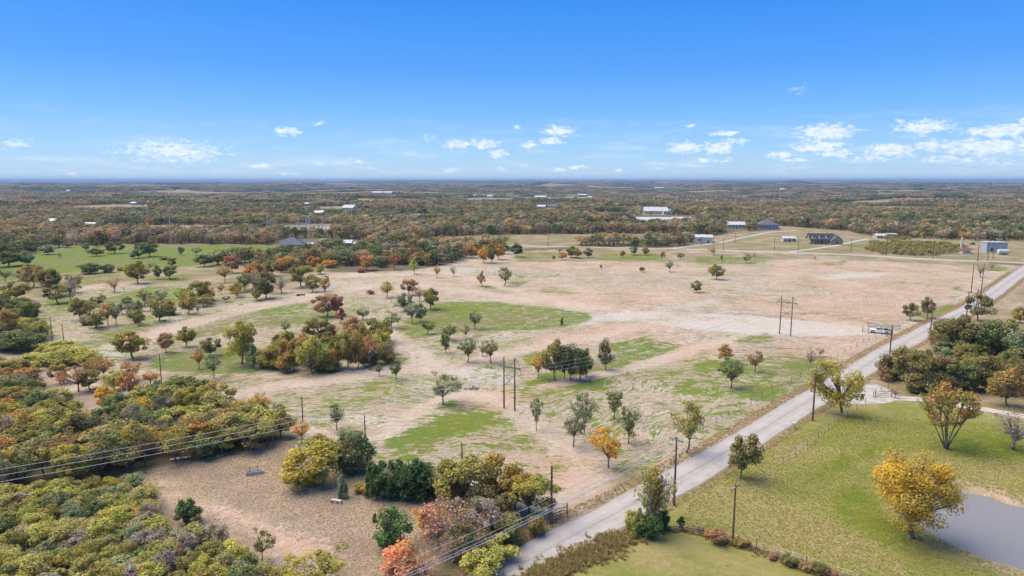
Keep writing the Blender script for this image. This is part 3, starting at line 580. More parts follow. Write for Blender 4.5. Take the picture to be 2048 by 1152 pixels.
def make_tree(kind, seed, mul=1.0, lsmul=1.0):
    g = np.random.default_rng(seed); S = SHAPES[kind]; C = crown_points(g, kind, S); mb = MB()
    zf = S['fork']; tr = S['tr']; bend = g.normal(0, .02, 2)
    top = np.array([bend[0] * 2 + S['lean'], bend[1] * 2, .62 if kind not in ('juniper',) else .9])
    base = np.zeros(3); fk = np.array([bend[0], bend[1], zf])
    if kind not in ('shrub', 'fan'):
        mb.tube([base + (0, 0, -.02), base + (0, 0, .03), fk * (1, 1, .6), fk, (fk + top) / 2, top], [tr * 1.5, tr * 1.15, tr, tr * .92, tr * .55, tr * .2], 6, False)
    order = np.argsort(C[:, 2]) if kind not in ('shrub', 'fan') else g.permutation(len(C)); mains = []
    for j, q in enumerate(order):
        c = C[q]
        if kind in ('shrub', 'fan'):
            if j < (9 if kind == 'fan' else 12): s0 = np.array([g.normal(0, .012), g.normal(0, .012), -.01])
            else:
                dd_ = np.linalg.norm(np.array([mp[-1] for mp in mains]) - c, axis=1); s0 = mains[int(np.argmin(dd_))][3]
        else:
            h = zf + (c[2] - zf) * g.uniform(.05, .42) if c[2] > zf else zf * .8
            u = np.clip((h - zf) / (top[2] - zf), 0, 1); s0 = fk + (top - fk) * u
        midp = s0 + (c - s0) * np.array([.5, .5, .62 if kind != 'fan' else .5]) + g.normal(0, .02, 3)
        rb = tr * (.55 if kind not in ('shrub',) else .5) * g.uniform(.6, 1)
        pts = bezier(s0, midp, c, 5); mains.append(pts) if len(mains) < 12 else None; mb.tube(pts, np.linspace(rb, rb * .28, 5), 4, False)
        for _ in range(5 if kind == 'bare' else (6 if kind == 'vase' else 4 if kind in ('hero', 'fan') else 3)):
            e = c + rand_dirs(g, 1)[0] * S['cr'] * g.uniform(.7, 1.35) + np.array([0, 0, .02]); u = pts[3] + (c - pts[3]) * g.uniform(0, 1)
            mb.tube([u, (u + e) / 2 + g.normal(0, .012, 3), e], [rb * .28, rb * .18, rb * .07], 3, False)
    trunk = mb.mesh(kind + '_trunk', BARK_PALE if kind == 'bare' else BARK)
    nl = int(S['leaves'] * mul); wgt = g.uniform(.5, 1.5, len(C)); wgt /= wgt.sum(); own = g.choice(len(C), nl, p=wgt)
    d = rand_dirs(g, nl); rad = S['cr'] * g.uniform(*((.5, 1.35) if kind != 'hero' else (.75, 1.25)), len(C))[own] * g.uniform(.25, 1.08, nl) ** .5
    pos = C[own] + d * rad[:, None] * np.array([1.12, 1.12, .85])
    if kind == 'juniper': pos = C[own] + d * rad[:, None] * np.array([.75, .75, 1.25])
    pos[:, 2] = np.clip(pos[:, 2], .008, 1.04)
    nrm = d * .7 + rand_dirs(g, nl) * .7 + np.array([0, 0, .6]); nrm /= np.linalg.norm(nrm, axis=1)[:, None]
    V, Fq = leaf_quads(g, pos, nrm, S['ls'] * lsmul, 1.0 if kind != 'juniper' else 1.25)
    cvr = g.uniform(0, 1, len(C)) + .35 * C[:, 0] / .5; cvr = (cvr - cvr.min()) / (cvr.max() - cvr.min())
    crown = mesh_np(kind + '_crown', V, Fq, LEAF, {'leaf_value': ('FACE', g.uniform(0, 1, nl)), 'clump_value': ('FACE', cvr[own])})
    return trunk, crown
PROTO = {k: [make_tree(k, 100 + 17 * i + j) for j in range(nv)] for i, (k, nv) in enumerate((('round', 5), ('vase', 5), ('oval', 4), ('shrub', 5), ('juniper', 3), ('bare', 4), ('hero', 1), ('fan', 1)))}
def sway(pair, dx):
    """a leaning copy of a tree"""
    res = []
    for me in pair:
        c = me.copy(); co = np.empty(len(c.vertices) * 3, np.float32); c.vertices.foreach_get('co', co); co = co.reshape(-1, 3)
        co[:, 0] += dx * co[:, 2] ** 1.5 * (1 + .6 * (co[:, 0] > 0)); c.vertices.foreach_set('co', co.ravel()); c.update(); res.append(c)
    return tuple(res)
PROTO['lean'] = [sway(make_tree('round', 901, .95, .8), .22)]

# leaf colours (base, second colour, words)
LC = {
 'dg': ((.078, .100, .040), (.125, .138, .055), 'dark green'), 'gg': ((.115, .138, .078), (.16, .175, .105), 'grey green'), 'og': ((.125, .122, .042), (.17, .148, .050), 'olive'),
 'yg': ((.205, .210, .055), (.26, .24, .075), 'yellow green'), 'go': ((.36, .215, .022), (.29, .195, .035), 'golden yellow'), 'gl': ((.34, .225, .03), (.215, .175, .045), 'golden'), 'or': ((.33, .18, .062), (.24, .168, .062), 'orange brown'),
 'rd': ((.24, .075, .062), (.21, .115, .065), 'red'), 'rb': ((.25, .138, .080), (.20, .148, .075), 'reddish brown'), 'gb': ((.20, .172, .140), (.165, .142, .110), 'grey brown'),
 'oo': ((.160, .138, .044), (.26, .168, .058), 'olive and orange'), 'gr': ((.105, .13, .035), (.20, .115, .055), 'green and red'), 'pk': ((.36, .165, .11), (.31, .185, .07), 'salmon pink'),
 'jd': ((.048, .080, .030), (.072, .105, .040), 'deep green'), 'dk': ((.088, .092, .040), (.14, .112, .052), 'dark brownish green'), 'ol': ((.185, .178, .068), (.225, .205, .082), 'light olive'), 'gy': ((.255, .205, .045), (.155, .155, .048), 'golden green')}
KNAME = {'round': ('broadleaf_tree', 'tree', 'round tree'), 'vase': ('spreading_tree', 'tree', 'open tree'), 'oval': ('upright_tree', 'tree', 'upright tree'), 'shrub': ('shrub', 'shrub', 'shrub'), 'juniper': ('juniper', 'shrub', 'juniper'), 'bare': ('bare_tree', 'tree', 'half bare tree'), 'hero': ('broadleaf_tree', 'tree', 'tree'), 'fan': ('spreading_tree', 'tree', 'tree'), 'lean': ('broadleaf_tree', 'tree', 'tree')}
tree_no = 0; PLANTS = []
def plant(X, Y, wdt, hgt, kind, col, where, label=None, variant=None, rz=None, z=0.0):
    global tree_no
    tree_no += 1
    nm, cat, word = KNAME[kind]; ps = PROTO[kind]; g = random.Random(tree_no * 31 + 5)
    tr, cr = ps[variant if variant is not None else g.randrange(len(ps))]
    base, sec, words = LC[col]
    size = ('small ' if hgt < 3.2 else 'tall ' if hgt > 8.5 else '') if kind not in ('shrub', 'juniper') else ('low ' if hgt < 1.8 else '')
    lab = label or f'{size}{words} {word} {where}'
    o = thing(nm, (X, Y, z), g.uniform(0, 6.28) if rz is None else rz, lab, cat)
    PLANTS.append((o, X, Y, wdt, words, {'tree': 'tree', 'shrub': 'shrub'}[cat] if kind != 'juniper' else 'juniper', label is None))
    o.scale = (wdt, wdt * g.uniform(.92, 1.08), hgt)
    t = link('trunk', tr, o); c = link('crown', cr, o)
    j = [g.uniform(.85, 1.16) for _ in range(2)]
    c.color = (base[0] * j[0], base[1] * j[1], base[2] * g.uniform(.85, 1.15), 1); c['tint2'] = [sec[0] * j[1], sec[1] * j[0], sec[2]]
    return o
def trees(table, where):
    for line in table.strip().splitlines():
        p = line.split(None, 6); x, y, yt, wp = map(float, p[:4])
        X, Y = gp(x, y); h = max(.8, height_at(Y, yt)); wd = wp * depth(x, y) / F_PX
        plant(X, Y, wd * (1.22 if p[4] in ('vase', 'bare', 'juniper') else 1.08), h * 1.03, p[4], p[5], where, p[6] if len(p) > 6 else None)

# --- the lone trees left standing on the cleared land
trees('''
266 717 663 68 round gr round tree half green half red beside the pale green strip
332 705 665 31 round rb small russet round tree between the half red tree and an olive tree
372 694 655 37 round og olive round tree standing last in the row by the half red tree
484 728 638 66 round gy tall golden green tree at the edge of the mixed grove
428 757 706 36 vase gg
420 712 674 42 round og
398 738 697 28 vase or
506 737 688 34 oval gg
571 667 640 28 vase gg
726 640 614 34 vase gg
783 655 624 36 vase gg
759 752 727 18 vase dg
792 761 716 30 vase dg
774 595 560 36 vase gy
819 590 557 32 round rb
839 602 570 28 bare rb
861 619 578 38 round og
808 622 585 33 round gg
825 646 604 30 vase gg
841 643 608 25 round gg
856 668 640 33 vase dg
900 680 646 40 vase dg
892 706 663 21 oval dg
950 659 618 31 vase gg
931 677 650 22 vase gg
936 725 676 42 vase dg
981 725 679 36 vase dk
965 712 690 20 bare gg
886 809 747 62 vase gg wide open grey green tree above the dark rubble heap
673 860 803 40 vase dg
1211 740 679 33 oval dk slim tree with dark top and rusty skirt on green grass
1123 650 635 9 juniper jd tiny deep green juniper alone on the olive patch
1392 585 562 21 round dg
1462 777 718 56 vase dg rounded dark tree on the bright green patch near the road
1510 744 697 37 vase rb
1450 726 687 31 oval oo
1620 735 696 24 bare gb
1640 714 694 16 bare dk
1228 838 778 46 vase dg
1073 862 796 29 vase gg
1168 870 783 42 vase gg
1147 894 814 52 vase gg
1257 887 814 46 vase dg
1217 936 857 62 vase go small bright golden tree standing alone near the road
1374 906 802 68 vase gy tall thin golden green tree beside the road verge
1821 641 604 33 round og
1854 637 595 28 round og
1432 559 530 31 round og
1339 544 521 20 vase gg
1284 544 534 12 round dg
1202 538 528 7 oval or
829 548 516 22 oval yg
874 555 531 18 vase rb
906 553 530 17 bare gb
963 573 543 18 oval rb
1009 572 534 33 vase dg
1245 515 501 10 round oo
1267 510 491 17 round dg
1291 510 495 16 round og
1325 517 501 12 oval or
1361 517 506 14 round og
1427 511 492 22 bare rb
1443 521 509 6 oval gg
1492 526 507 20 vase gg
1508 519 504 7 bare rb
1033 514 487 24 round dg
1107 518 511 7 shrub dg
1125 520 504 15 round or
1143 515 493 28 round og
1156 517 497 20 round og
1176 515 497 19 round dk
1119 505 497 14 vase gg
1629 519 511 7 bare rb
1962 555 526 26 bare rb
1982 541 522 15 bare rb
''', 'on the cleared land')
# --- the grove in the middle
trees('''
548 738 692 52 shrub gy
580 738 674 42 oval oo
625 747 677 52 round yg
612 715 669 50 round or
640 690 635 54 round og
656 735 675 32 oval dg
677 735 675 46 oval og
697 738 669 42 oval og
716 737 664 40 oval oo
738 734 669 38 bare pk
740 730 672 36 oval rb
754 727 667 32 oval yg
780 725 676 32 bare gb
708 690 635 46 round or
744 690 640 50 round og
767 684 643 42 round og
668 690 650 32 oval rd
560 704 662 42 oval og
596 722 676 40 round gy
662 715 664 40 round og
690 712 660 40 oval gy
722 708 655 40 round og
640 734 690 34 shrub gy
572 745 706 36 shrub oo
665 742 700 34 shrub oo
760 712 660 36 oval oo
654 633 589 48 round rb
672 630 587 30 round rd bright red tree at the tip of the mixed grove
682 646 616 24 oval rd
530 735 700 30 shrub og
''', 'in the autumn grove')
trees('''
1076 758 705 36 vase or
1110 760 684 50 round og
1128 757 694 40 round dg
1142 762 689 46 oval dg
1160 759 687 52 oval dg
1172 752 700 34 oval dg
''', 'in the tight clump')
# --- left middle distance
trees('''
116 607 568 46 round og
143 602 551 26 bare gb
228 585 554 34 bare rb
67 574 529 42 round oo
100 590 535 50 round og
150 585 548 36 vase dk
276 567 524 44 round og
316 558 531 18 round dg
340 558 531 29 round dg
345 533 515 21 round dk
408 533 510 33 round dg
450 565 529 30 vase oo
465 546 510 30 round rd
439 529 506 30 round og
16 533 504 52 round dg
55 531 503 32 round gg
64 506 492 21 round dg
95 509 490 28 round gg
92 493 482 19 round dg
120 516 504 12 bare gb
192 512 497 26 round dk
136 495 484 19 round dg
172 501 486 15 round gg
194 494 483 14 round dk
229 507 483 31 round dk
277 516 496 23 round dg
300 513 483 32 round dg
285 506 484 28 round dk
265 518 506 12 round dg
363 510 492 14 oval dg
393 511 495 21 vase gg
500 511 494 21 round dg
471 512 502 18 round dg
485 524 507 16 oval yg
327 520 513 15 shrub dg
180 547 526 42 shrub jd
214 545 528 29 shrub dg
242 541 531 17 shrub yg
257 536 527 20 shrub yg
300 539 521 20 bare gb
11 564 534 27 vase gg
36 562 540 34 bare gb
''', 'in the green meadow')
trees('''
12 622 590 30 round dg
30 603 565 52 round og
34 625 594 42 round dg
62 640 604 38 shrub dg
15 675 621 46 round oo
55 662 637 40 shrub yg
45 701 662 82 shrub dg
14 700 666 54 shrub gg
78 680 652 34 bare gb
-20 690 640 60 shrub dk
''', 'in the dark thicket')
trees('''
160 640 598 40 round og
199 613 589 35 vase dk
194 659 619 38 vase og
216 651 606 32 vase oo
232 650 608 29 vase gg
261 634 606 27 vase gb
277 651 621 25 round og
290 612 579 36 vase dg
302 622 594 28 vase gg
320 643 596 40 vase og
323 600 577 27 vase gg
340 628 600 26 round oo
365 612 576 32 vase yg
402 604 561 44 round og
377 628 590 36 oval oo
396 630 604 13 bare gb
443 588 567 19 vase rb
473 591 565 26 vase og
490 582 545 42 vase dg
505 578 548 30 vase dk
180 630 600 30 vase og
''', 'along the gully')
trees('''
603 574 530 48 round og
625 584 551 30 round gy
648 582 546 26 vase gg
652 588 556 26 vase oo
640 548 528 26 oval yg
564 587 550 36 bare gb
532 597 545 46 round dk
515 585 540 40 bare gb
510 560 525 40 round oo
735 541 510 36 round or
766 529 511 22 round rd
789 540 508 26 vase rd
703 531 516 26 round rd
575 536 513 42 round or
590 545 520 36 round dk
555 540 518 30 round og
660 531 505 30 round gy
625 528 498 44 round og
598 522 500 30 round og
570 520 500 30 shrub dg
690 528 506 26 vase gg
715 530 504 30 vase og
748 530 508 24 round dk
800 528 505 26 round og
820 524 498 28 round dg
842 526 502 26 round og
855 532 506 22 vase oo
870 528 498 26 round dg
893 519 488 26 round og
910 512 486 28 round dg
880 512 488 26 round oo
852 512 488 28 round dk
825 510 486 28 round og
795 512 490 28 round dg
770 512 490 28 round gg
742 508 488 26 oval gg
720 510 490 28 round og
676 512 494 28 round og
648 508 490 28 round dk
620 508 492 24 round dg
596 506 493 32 round dg
944 516 488 25 round or
966 506 481 18 round rd
968 526 496 25 round or
983 526 488 22 round dg
998 519 490 28 round or
1010 508 486 26 round dg
975 512 488 24 round oo
540 552 520 34 round og
530 570 540 40 vase gb
''', 'in the wooded belt')
# --- right of the road
trees('''
1956 642 586 50 round dk dark bushy tree hard against the road beside the transformer poles
1683 829 722 84 lean gy leaning golden green tree at the driveway mouth
1890 897 772 122 fan oo wide fan shaped russet tree with many stems on the lawn
2024 898 818 92 bare gb grey half bare tree next to the fan shaped tree
1822 1075 903 158 hero gl large golden yellow tree leaning over the pond
1481 958 858 76 oval dk dark brownish tree between road and lawn
2040 646 615 30 round gy
''', 'in the dry field')
trees('''
1890 690 640 60 shrub dk
1915 706 634 72 round dk
1950 708 646 70 shrub dg
1990 712 640 66 round dg
2030 722 660 66 shrub gg
2010 690 640 50 round og
1880 705 668 36 shrub dk
1925 712 680 50 shrub dg
1870 690 668 24 shrub rb
''', 'in the upper thicket')
trees('''
1782 757 705 56 shrub dk
1806 740 695 50 round og
1825 781 702 72 round dk
1862 774 706 64 round dk
1900 779 714 62 round dg
1938 783 727 56 round dg
1975 783 714 64 round dk
2014 812 741 68 round oo
2044 792 730 50 round dk
1950 760 710 60 round og
1850 745 712 50 shrub og
1770 762 730 30 shrub rb
1790 796 775 22 bare rb
1990 765 725 50 round dk
''', 'in the driveway thicket')
trees('''
1303 1066 908 78 bare gy tall half bare tree rising from junipers at the roadside
1308 1062 930 50 oval gy
1278 1072 1022 42 juniper dg
1300 1075 1030 44 shrub jd
1322 1058 1020 40 juniper jd
1361 1057 1032 19 juniper jd small deep green juniper at the start of the hedge row
1260 1055 1020 30 shrub yg
''', 'by the corner fence')
# --- near brown clearing
trees('''
617 968 886 112 shrub gy big olive and gold bush at the edge of the brown clearing
640 915 872 60 round og
706 944 866 82 shrub dg
690 930 862 60 vase oo
685 995 952 27 juniper gg slender grey green juniper standing free in the brown clearing
752 996 926 54 juniper jd
772 995 920 66 shrub jd
795 997 924 64 juniper jd
815 997 922 70 shrub jd
838 996 924 64 juniper jd
856 992 928 56 shrub jd
735 986 968 32 shrub pk low orange bush at the end of the juniper row
718 984 966 24 shrub gy
749 1042 1028 14 juniper jd tiny round juniper near the red and white marker
790 1096 1018 82 shrub jd deep green bushy evergreen beside the salmon tree
375 1048 1004 62 juniper jd round dark juniper at the edge of the scrub
932 1022 913 112 round og broad olive oak above the roadside junipers
905 1010 925 70 round dk
995 1008 912 84 round oo
1030 1020 930 74 round oo
1062 1032 950 92 round gy
1000 1062 985 70 shrub dk
960 1040 970 70 shrub dk
880 1102 994 94 bare pk pale limbed half bare tree with salmon leaves
862 1075 1000 60 vase pk
846 1070 1012 50 vase or
970 1080 1000 92 vase gb thin grey gold tree above the power lines
1020 1085 1025 60 shrub og
940 1115 1050 80 shrub dk
905 1125 1070 60 bare rb
800 1156 1092 84 shrub pk
850 1160 1105 70 bare pk
1000 1115 1070 70 shrub yg
960 1150 1105 80 shrub yg
1075 1070 1030 40 shrub og
645 1172 1098 120 vase gy thin yellow tree in front of the bare pink soil
525 1120 1060 44 vase og
603 884 842 42 vase or
557 846 808 24 vase dg
362 924 884 22 vase or small rusty sapling beside the grey metal sheet
522 856 786 46 vase or
''', 'round the brown clearing')
# --- mixed wood on the left, thickets
trees('''
157 783 730 58 vase rb
120 767 726 34 round oo
208 758 713 42 vase rb
180 780 740 46 round og
262 764 720 46 vase or
227 780 740 46 round yg
258 792 744 38 round or
302 770 740 38 vase or
213 820 772 48 round go bright gold tree in the mixed wood on the slope
284 798 766 32 bare gb
318 803 760 62 round dg
362 803 754 62 round dg
396 803 760 52 round dg
432 800 760 42 vase oo
117 697 680 54 shrub yg
75 729 706 64 shrub yg
115 732 702 62 shrub yg
162 727 694 58 shrub yg
180 740 705 46 shrub yg
133 708 692 26 bare gb
145 715 690 44 shrub yg
95 712 690 44 shrub yg
60 745 722 40 shrub yg
''', 'on the wooded slope')

def scatter_later(): pass
def scatter(px, r, palette, kinds, wr, hr, where, seed, limit=400, keep=None):
    g = random.Random(seed); poly = wpoly(px); lo, hi = poly.min(0), poly.max(0); pts = []; tries = 0
    while tries < 9000 and len(pts) < limit:
        tries += 1; q = np.array([[g.uniform(lo[0], hi[0]), g.uniform(lo[1], hi[1])]])
        if not inside(q, poly)[0] or (keep is not None and not keep(q[0])): continue
        if any((q[0, 0] - a) ** 2 + (q[0, 1] - b_) ** 2 < r * r for a, b_ in pts): continue
        pts.append((q[0, 0], q[0, 1]))
    for x, y in pts:
        plant(x, y, g.uniform(*wr), g.uniform(*hr), g.choice(kinds), g.choice(palette), where)
    return len(pts)
AUT = ['og', 'og', 'gy', 'og', 'oo', 'dg', 'dk', 'dg', 'or', 'gb', 'gb', 'ol', 'ol', 'yg', 'gy']
PATH = wpoly([(60, 757), (120, 738), (180, 785), (210, 800), (212, 862), (150, 868), (118, 815), (70, 795)])
off_path = lambda q: not inside(np.array([q]), PATH)[0]
scatter([(270, 850), (330, 830), (440, 830), (540, 868), (575, 872), (540, 893), (420, 918), (270, 945), (150, 968), (-40, 990), (-40, 900), (170, 890)], 3.1, AUT, ['round', 'round', 'round', 'vase', 'vase', 'bare'], (4.8, 8.2), (4.0, 7.0), 'in the dense wood', 3, keep=off_path)
scatter([(190, 862), (220, 835), (400, 815), (440, 830), (330, 835), (270, 855)], 3.3, AUT + ['go'], ['round', 'round', 'vase', 'bare', 'shrub'], (4.2, 6.5), (4.2, 6.4), 'in the dense wood', 5, keep=off_path)
scatter([(-60, 900), (-60, 790), (-20, 750), (40, 760), (110, 800), (135, 860), (165, 890)], 3.3, AUT + ['dg', 'or'], ['round', 'round', 'shrub', 'vase'], (4.8, 8.0), (3.2, 5.6), 'left of the path', 8, keep=off_path)
scatter([(-80, 1000), (60, 1000), (160, 985), (250, 970), (295, 985), (305, 1040), (320, 1085), (420, 1085), (470, 1120), (540, 1150), (600, 1230), (-80, 1230)], 2.0, ['ol', 'ol', 'ol', 'yg', 'og', 'yg', 'dg', 'gg', 'gb', 'gy'], ['shrub', 'shrub', 'shrub', 'shrub', 'vase'], (2.8, 4.6), (2.0, 3.6), 'in the olive scrub', 13)

scatter([(525, 738), (640, 748), (790, 728), (780, 695), (700, 690), (560, 700)], 2.6, ['gy', 'og', 'oo', 'gy', 'og', 'og', 'yg'], ['shrub', 'shrub', 'oval', 'round'], (3.4, 5.4), (2.6, 6.6), 'in the autumn grove', 21, 34)
scatter([(-20, 705), (80, 702), (95, 660), (70, 615), (-20, 600)], 4.2, ['dg', 'og', 'dk', 'gg', 'gb', 'yg'], ['shrub', 'round'], (4.5, 7), (3, 5.5), 'in the dark thicket', 22, 22)
scatter([(150, 655), (230, 662), (300, 650), (400, 615), (520, 600), (540, 575), (420, 590), (300, 605), (170, 625)], 5.0, ['og', 'dk', 'gb', 'gg', 'oo', 'ol'], ['shrub', 'vase', 'round', 'bare'], (4, 6.5), (2.4, 5), 'along the gully', 23, 26)
scatter([(500, 565), (560, 548), (640, 535), (760, 535), (880, 528), (900, 515), (760, 508), (620, 515), (520, 540)], 6.0, ['og', 'dk', 'dg', 'oo', 'gg', 'or', 'og'], ['round', 'shrub', 'round', 'vase'], (6, 9.5), (4, 7), 'in the wooded belt', 24, 48)
scatter([(1770, 760), (1830, 785), (1990, 790), (2060, 800), (2060, 740), (1960, 720), (1800, 720)], 3.6, ['dk', 'dg', 'og', 'gg', 'rb'], ['shrub', 'shrub', 'round'], (4, 6.5), (2.5, 4.5), 'in the driveway thicket', 25, 26)
scatter([(1865, 705), (1960, 715), (2060, 735), (2060, 680), (1950, 672), (1880, 680)], 4.2, ['dk', 'dg', 'og', 'gg'], ['shrub', 'round'], (5, 8), (3.5, 6), 'in the upper thicket', 26, 20)

trees('''
325 882 838 44 bare gb
372 872 830 46 bare gb
420 880 838 44 bare gb
468 868 826 40 bare gb
505 876 836 40 bare gb
445 905 862 42 bare gb
545 886 848 34 bare gb
395 912 872 38 bare gb
300 905 866 38 bare rb
''', 'in the grey tangle')

trees('''
1400 1064 1052 16 shrub rb
1437 1086 1056 38 shrub rb
1418 1074 1060 22 shrub or
1482 1092 1073 28 shrub oo
1543 1119 1106 18 shrub rb
1578 1131 1107 30 shrub dk
1612 1142 1124 24 shrub rb
1638 1150 1124 34 shrub dk
1668 1160 1140 26 shrub rb
''', 'in the weedy fence row')

# ---------------------------------------------------------------- far woods: one mass, too many trees to count
def far_tree(seed, leaves, ls, kind='round', clumps=None):
    g = np.random.default_rng(seed); k = clumps or 9
    d = rand_dirs(g, k); C = np.stack([d[:, 0] * .3, d[:, 1] * .3, .55 + d[:, 2] * .26], 1); own = g.integers(0, k, leaves)
    dd = rand_dirs(g, leaves); pos = C[own] + dd * (.2 * g.uniform(.5, 1.1, leaves) ** .5)[:, None]; pos[:, 2] = np.clip(pos[:, 2], .05, 1.05)
    nrm = dd + rand_dirs(g, leaves) * .6 + np.array([0, 0, .4]); nrm /= np.linalg.norm(nrm, axis=1)[:, None]
    V, Fq = leaf_quads(g, pos, nrm, ls); cv = g.uniform(0, 1, k)
    mb = MB(); mb.tube([(0, 0, -.03), (.01, 0, .25), (0, .01, .5)], [.035, .028, .012], 4, False)
    tv = np.array(mb.v, np.float32); tf = np.array(mb.f, np.int32) + len(V)
    me = mesh_np('far_tree_shape', np.vstack([V, tv]), np.vstack([Fq, tf]), LEAF_I, {'leaf_value': ('FACE', np.concatenate([g.uniform(0, 1, leaves), np.zeros(len(tf))])), 'clump_value': ('FACE', np.concatenate([cv[own], np.zeros(len(tf))]))})
    return me
def far_patch(seed, trees_n, leaves):
    """a small stand of crowns, about 1 x 1, used where single trees can no longer be told apart"""
    g = np.random.default_rng(seed); Vs, Fs, lv, cv, off = [], [], [], [], 0
    for k in range(trees_n):
        c = np.array([g.uniform(-.5, .5), g.uniform(-.5, .5), 0]); rr = g.uniform(.09, .15); h = g.uniform(.16, .27)
        dd = rand_dirs(g, leaves); pos = c + np.array([0, 0, h * .6]) + dd * np.array([rr, rr, h * .42]) * g.uniform(.7, 1.05, leaves)[:, None]
        nrm = dd + rand_dirs(g, leaves) * .5 + np.array([0, 0, .3]); nrm /= np.linalg.norm(nrm, axis=1)[:, None]
        V, Fq = leaf_quads(g, pos, nrm, .042); Vs.append(V); Fs.append(Fq + off); off += len(V); lv.append(g.uniform(0, 1, leaves)); cv.append(np.full(leaves, g.uniform()))
    return mesh_np('far_stand_shape', np.vstack(Vs), np.vstack(Fs), LEAF_I, {'leaf_value': ('FACE', np.concatenate(lv)), 'clump_value': ('FACE', np.concatenate(cv))})
def proto_obj(me):
    return bpy.data.objects.new('shape', me)      # not linked: only lends its mesh
def stuff_field(name, label, cat, pts, scl, rotz, c1, c2, shapes):
    k = len(pts); me = bpy.data.meshes.new(name); me.vertices.add(k); me.vertices.foreach_set('co', np.asarray(pts, np.float32).ravel())
    a = me.attributes.new('size', 'FLOAT_VECTOR', 'POINT'); a.data.foreach_set('vector', np.asarray(scl, np.float32).ravel())
    a = me.attributes.new('turn', 'FLOAT_VECTOR', 'POINT'); a.data.foreach_set('vector', np.column_stack([np.zeros(k), np.zeros(k), rotz]).astype(np.float32).ravel())
    for nm, cc in (('tint', c1), ('tint2', c2)):
        a = me.attributes.new(nm, 'FLOAT_COLOR', 'POINT'); a.data.foreach_set('color', np.column_stack([cc, np.ones(k)]).astype(np.float32).ravel())
    o = link(name, me); tag(o, label, cat, kind='stuff')
    ng = bpy.data.node_groups.new(name, 'GeometryNodeTree'); ng.interface.new_socket('Geometry', in_out='INPUT', socket_type='NodeSocketGeometry'); ng.interface.new_socket('Geometry', in_out='OUTPUT', socket_type='NodeSocketGeometry')
    nd = ng.nodes; gi = nd.new('NodeGroupInput'); go = nd.new('NodeGroupOutput'); L = ng.links.new
    m2p = nd.new('GeometryNodeMeshToPoints'); L(gi.outputs[0], m2p.inputs[0])
    join = nd.new('GeometryNodeJoinGeometry')
    for s in shapes:
        oi = nd.new('GeometryNodeObjectInfo'); oi.inputs[0].default_value = s; oi.inputs['As Instance'].default_value = False
        g2 = nd.new('GeometryNodeGeometryToInstance'); L(oi.outputs['Geometry'], g2.inputs[0]); L(g2.outputs[0], join.inputs[0])
    iop = nd.new('GeometryNodeInstanceOnPoints'); L(m2p.outputs[0], iop.inputs['Points']); L(join.outputs[0], iop.inputs['Instance']); iop.inputs['Pick Instance'].default_value = True
    def named(nm, typ):
        q = nd.new('GeometryNodeInputNamedAttribute'); q.data_type = typ; q.inputs[0].default_value = nm; return q.outputs[0]
    rv = nd.new('FunctionNodeRandomValue'); rv.data_type = 'INT'
    for s_ in rv.inputs:
        if s_.type == 'INT' and s_.name == 'Max': s_.default_value = len(shapes) - 1
        if s_.type == 'INT' and s_.name == 'Min': s_.default_value = 0
    L([q for q in rv.outputs if q.type == 'INT'][0], iop.inputs['Instance Index'])
    L(named('size', 'FLOAT_VECTOR'), iop.inputs['Scale']); L(named('turn', 'FLOAT_VECTOR'), iop.inputs['Rotation'])
    L(iop.outputs[0], go.inputs[0])
    md = o.modifiers.new('scatter', 'NODES'); md.node_group = ng
    return o
FAR_T = [proto_obj(far_tree(50 + q, 260, .062)) for q in range(5)]
FAR_S = [proto_obj(far_patch(70 + q, 26, 26)) for q in range(5)]
WIDE_PX = [wpoly(px) for px, k, v in CLEARINGS]
FIELDS_W = WIDE_PX + [wpoly(p) for p in ([(0, 522), (80, 503), (160, 492), (250, 488), (420, 488), (565, 491), (540, 517), (420, 530), (250, 538), (130, 545), (20, 562), (-80, 570), (-80, 530)], [(1170, 457), (1252, 458), (1240, 450), (1180, 449)], [(1180, 433), (1240, 435), (1272, 430), (1262, 425), (1185, 425)], DEV, [(1320, 499), (1536, 505), (1788, 517), (2048, 530), (2400, 545), (2300, 480), (1980, 482), (1760, 474), (1640, 458), (1520, 460), (1440, 476)], [(555, 500), (620, 497), (730, 502), (735, 482), (620, 476), (555, 478)], [(1270, 453), (1400, 450), (1390, 430), (1260, 432)], [(1010, 520), (1200, 520), (1350, 500), (1200, 496), (1000, 496)])]
SIGHT = [(585, 497, 52, 1), (619, 494, 20, 1), (694, 494, 26, 1.6), (715, 500, 20, .8), (1407, 485, 36, 1), (1310, 447, 80, .35), (1362, 446, 40, .3), (1310, 427, 54, .5), (1333, 429, 18, .5), (1470, 456, 38, 1), (1533, 458, 42, 1), (182, 458, 28, .6), (108, 448, 22, .5), (640, 432, 22, .6), (700, 421, 24, .6), (614, 411, 12, 1), (615, 461, 110, .9), (830, 434, 74, .9), (1081, 392, 24, 1.3), (1115, 399, 30, 1.3), (1180, 391, 12, 1.3), (1165, 384, 20, 1.3), (766, 385, 44, 1.3), (488, 391, 24, 1.3), (980, 392, 14, 1), (952, 393, 12, 1), (1318, 378, 22, 1), (410, 388, 16, 1), (269, 410, 12, 1), (1564, 384, 10, 1), (870, 374, 18, .6), (1094, 417, 40, 1.2), (138, 488, 8, 1), (343, 488, 8, 1), (541, 463, 14, 1)]
for x, y, w_, k_ in SIGHT:      # yards kept open round the buildings
    e_ = 6.0 * F_PX / depth(x, y) * k_; FIELDS_W.append(wpoly([(x - w_ / 2, y + e_), (x + w_ / 2, y + e_), (x + w_ / 2 + 1, y - 2), (x - w_ / 2 - 1, y - 2)]))
FIELD_BB = [(p.min(0), p.max(0)) for p in FIELDS_W]
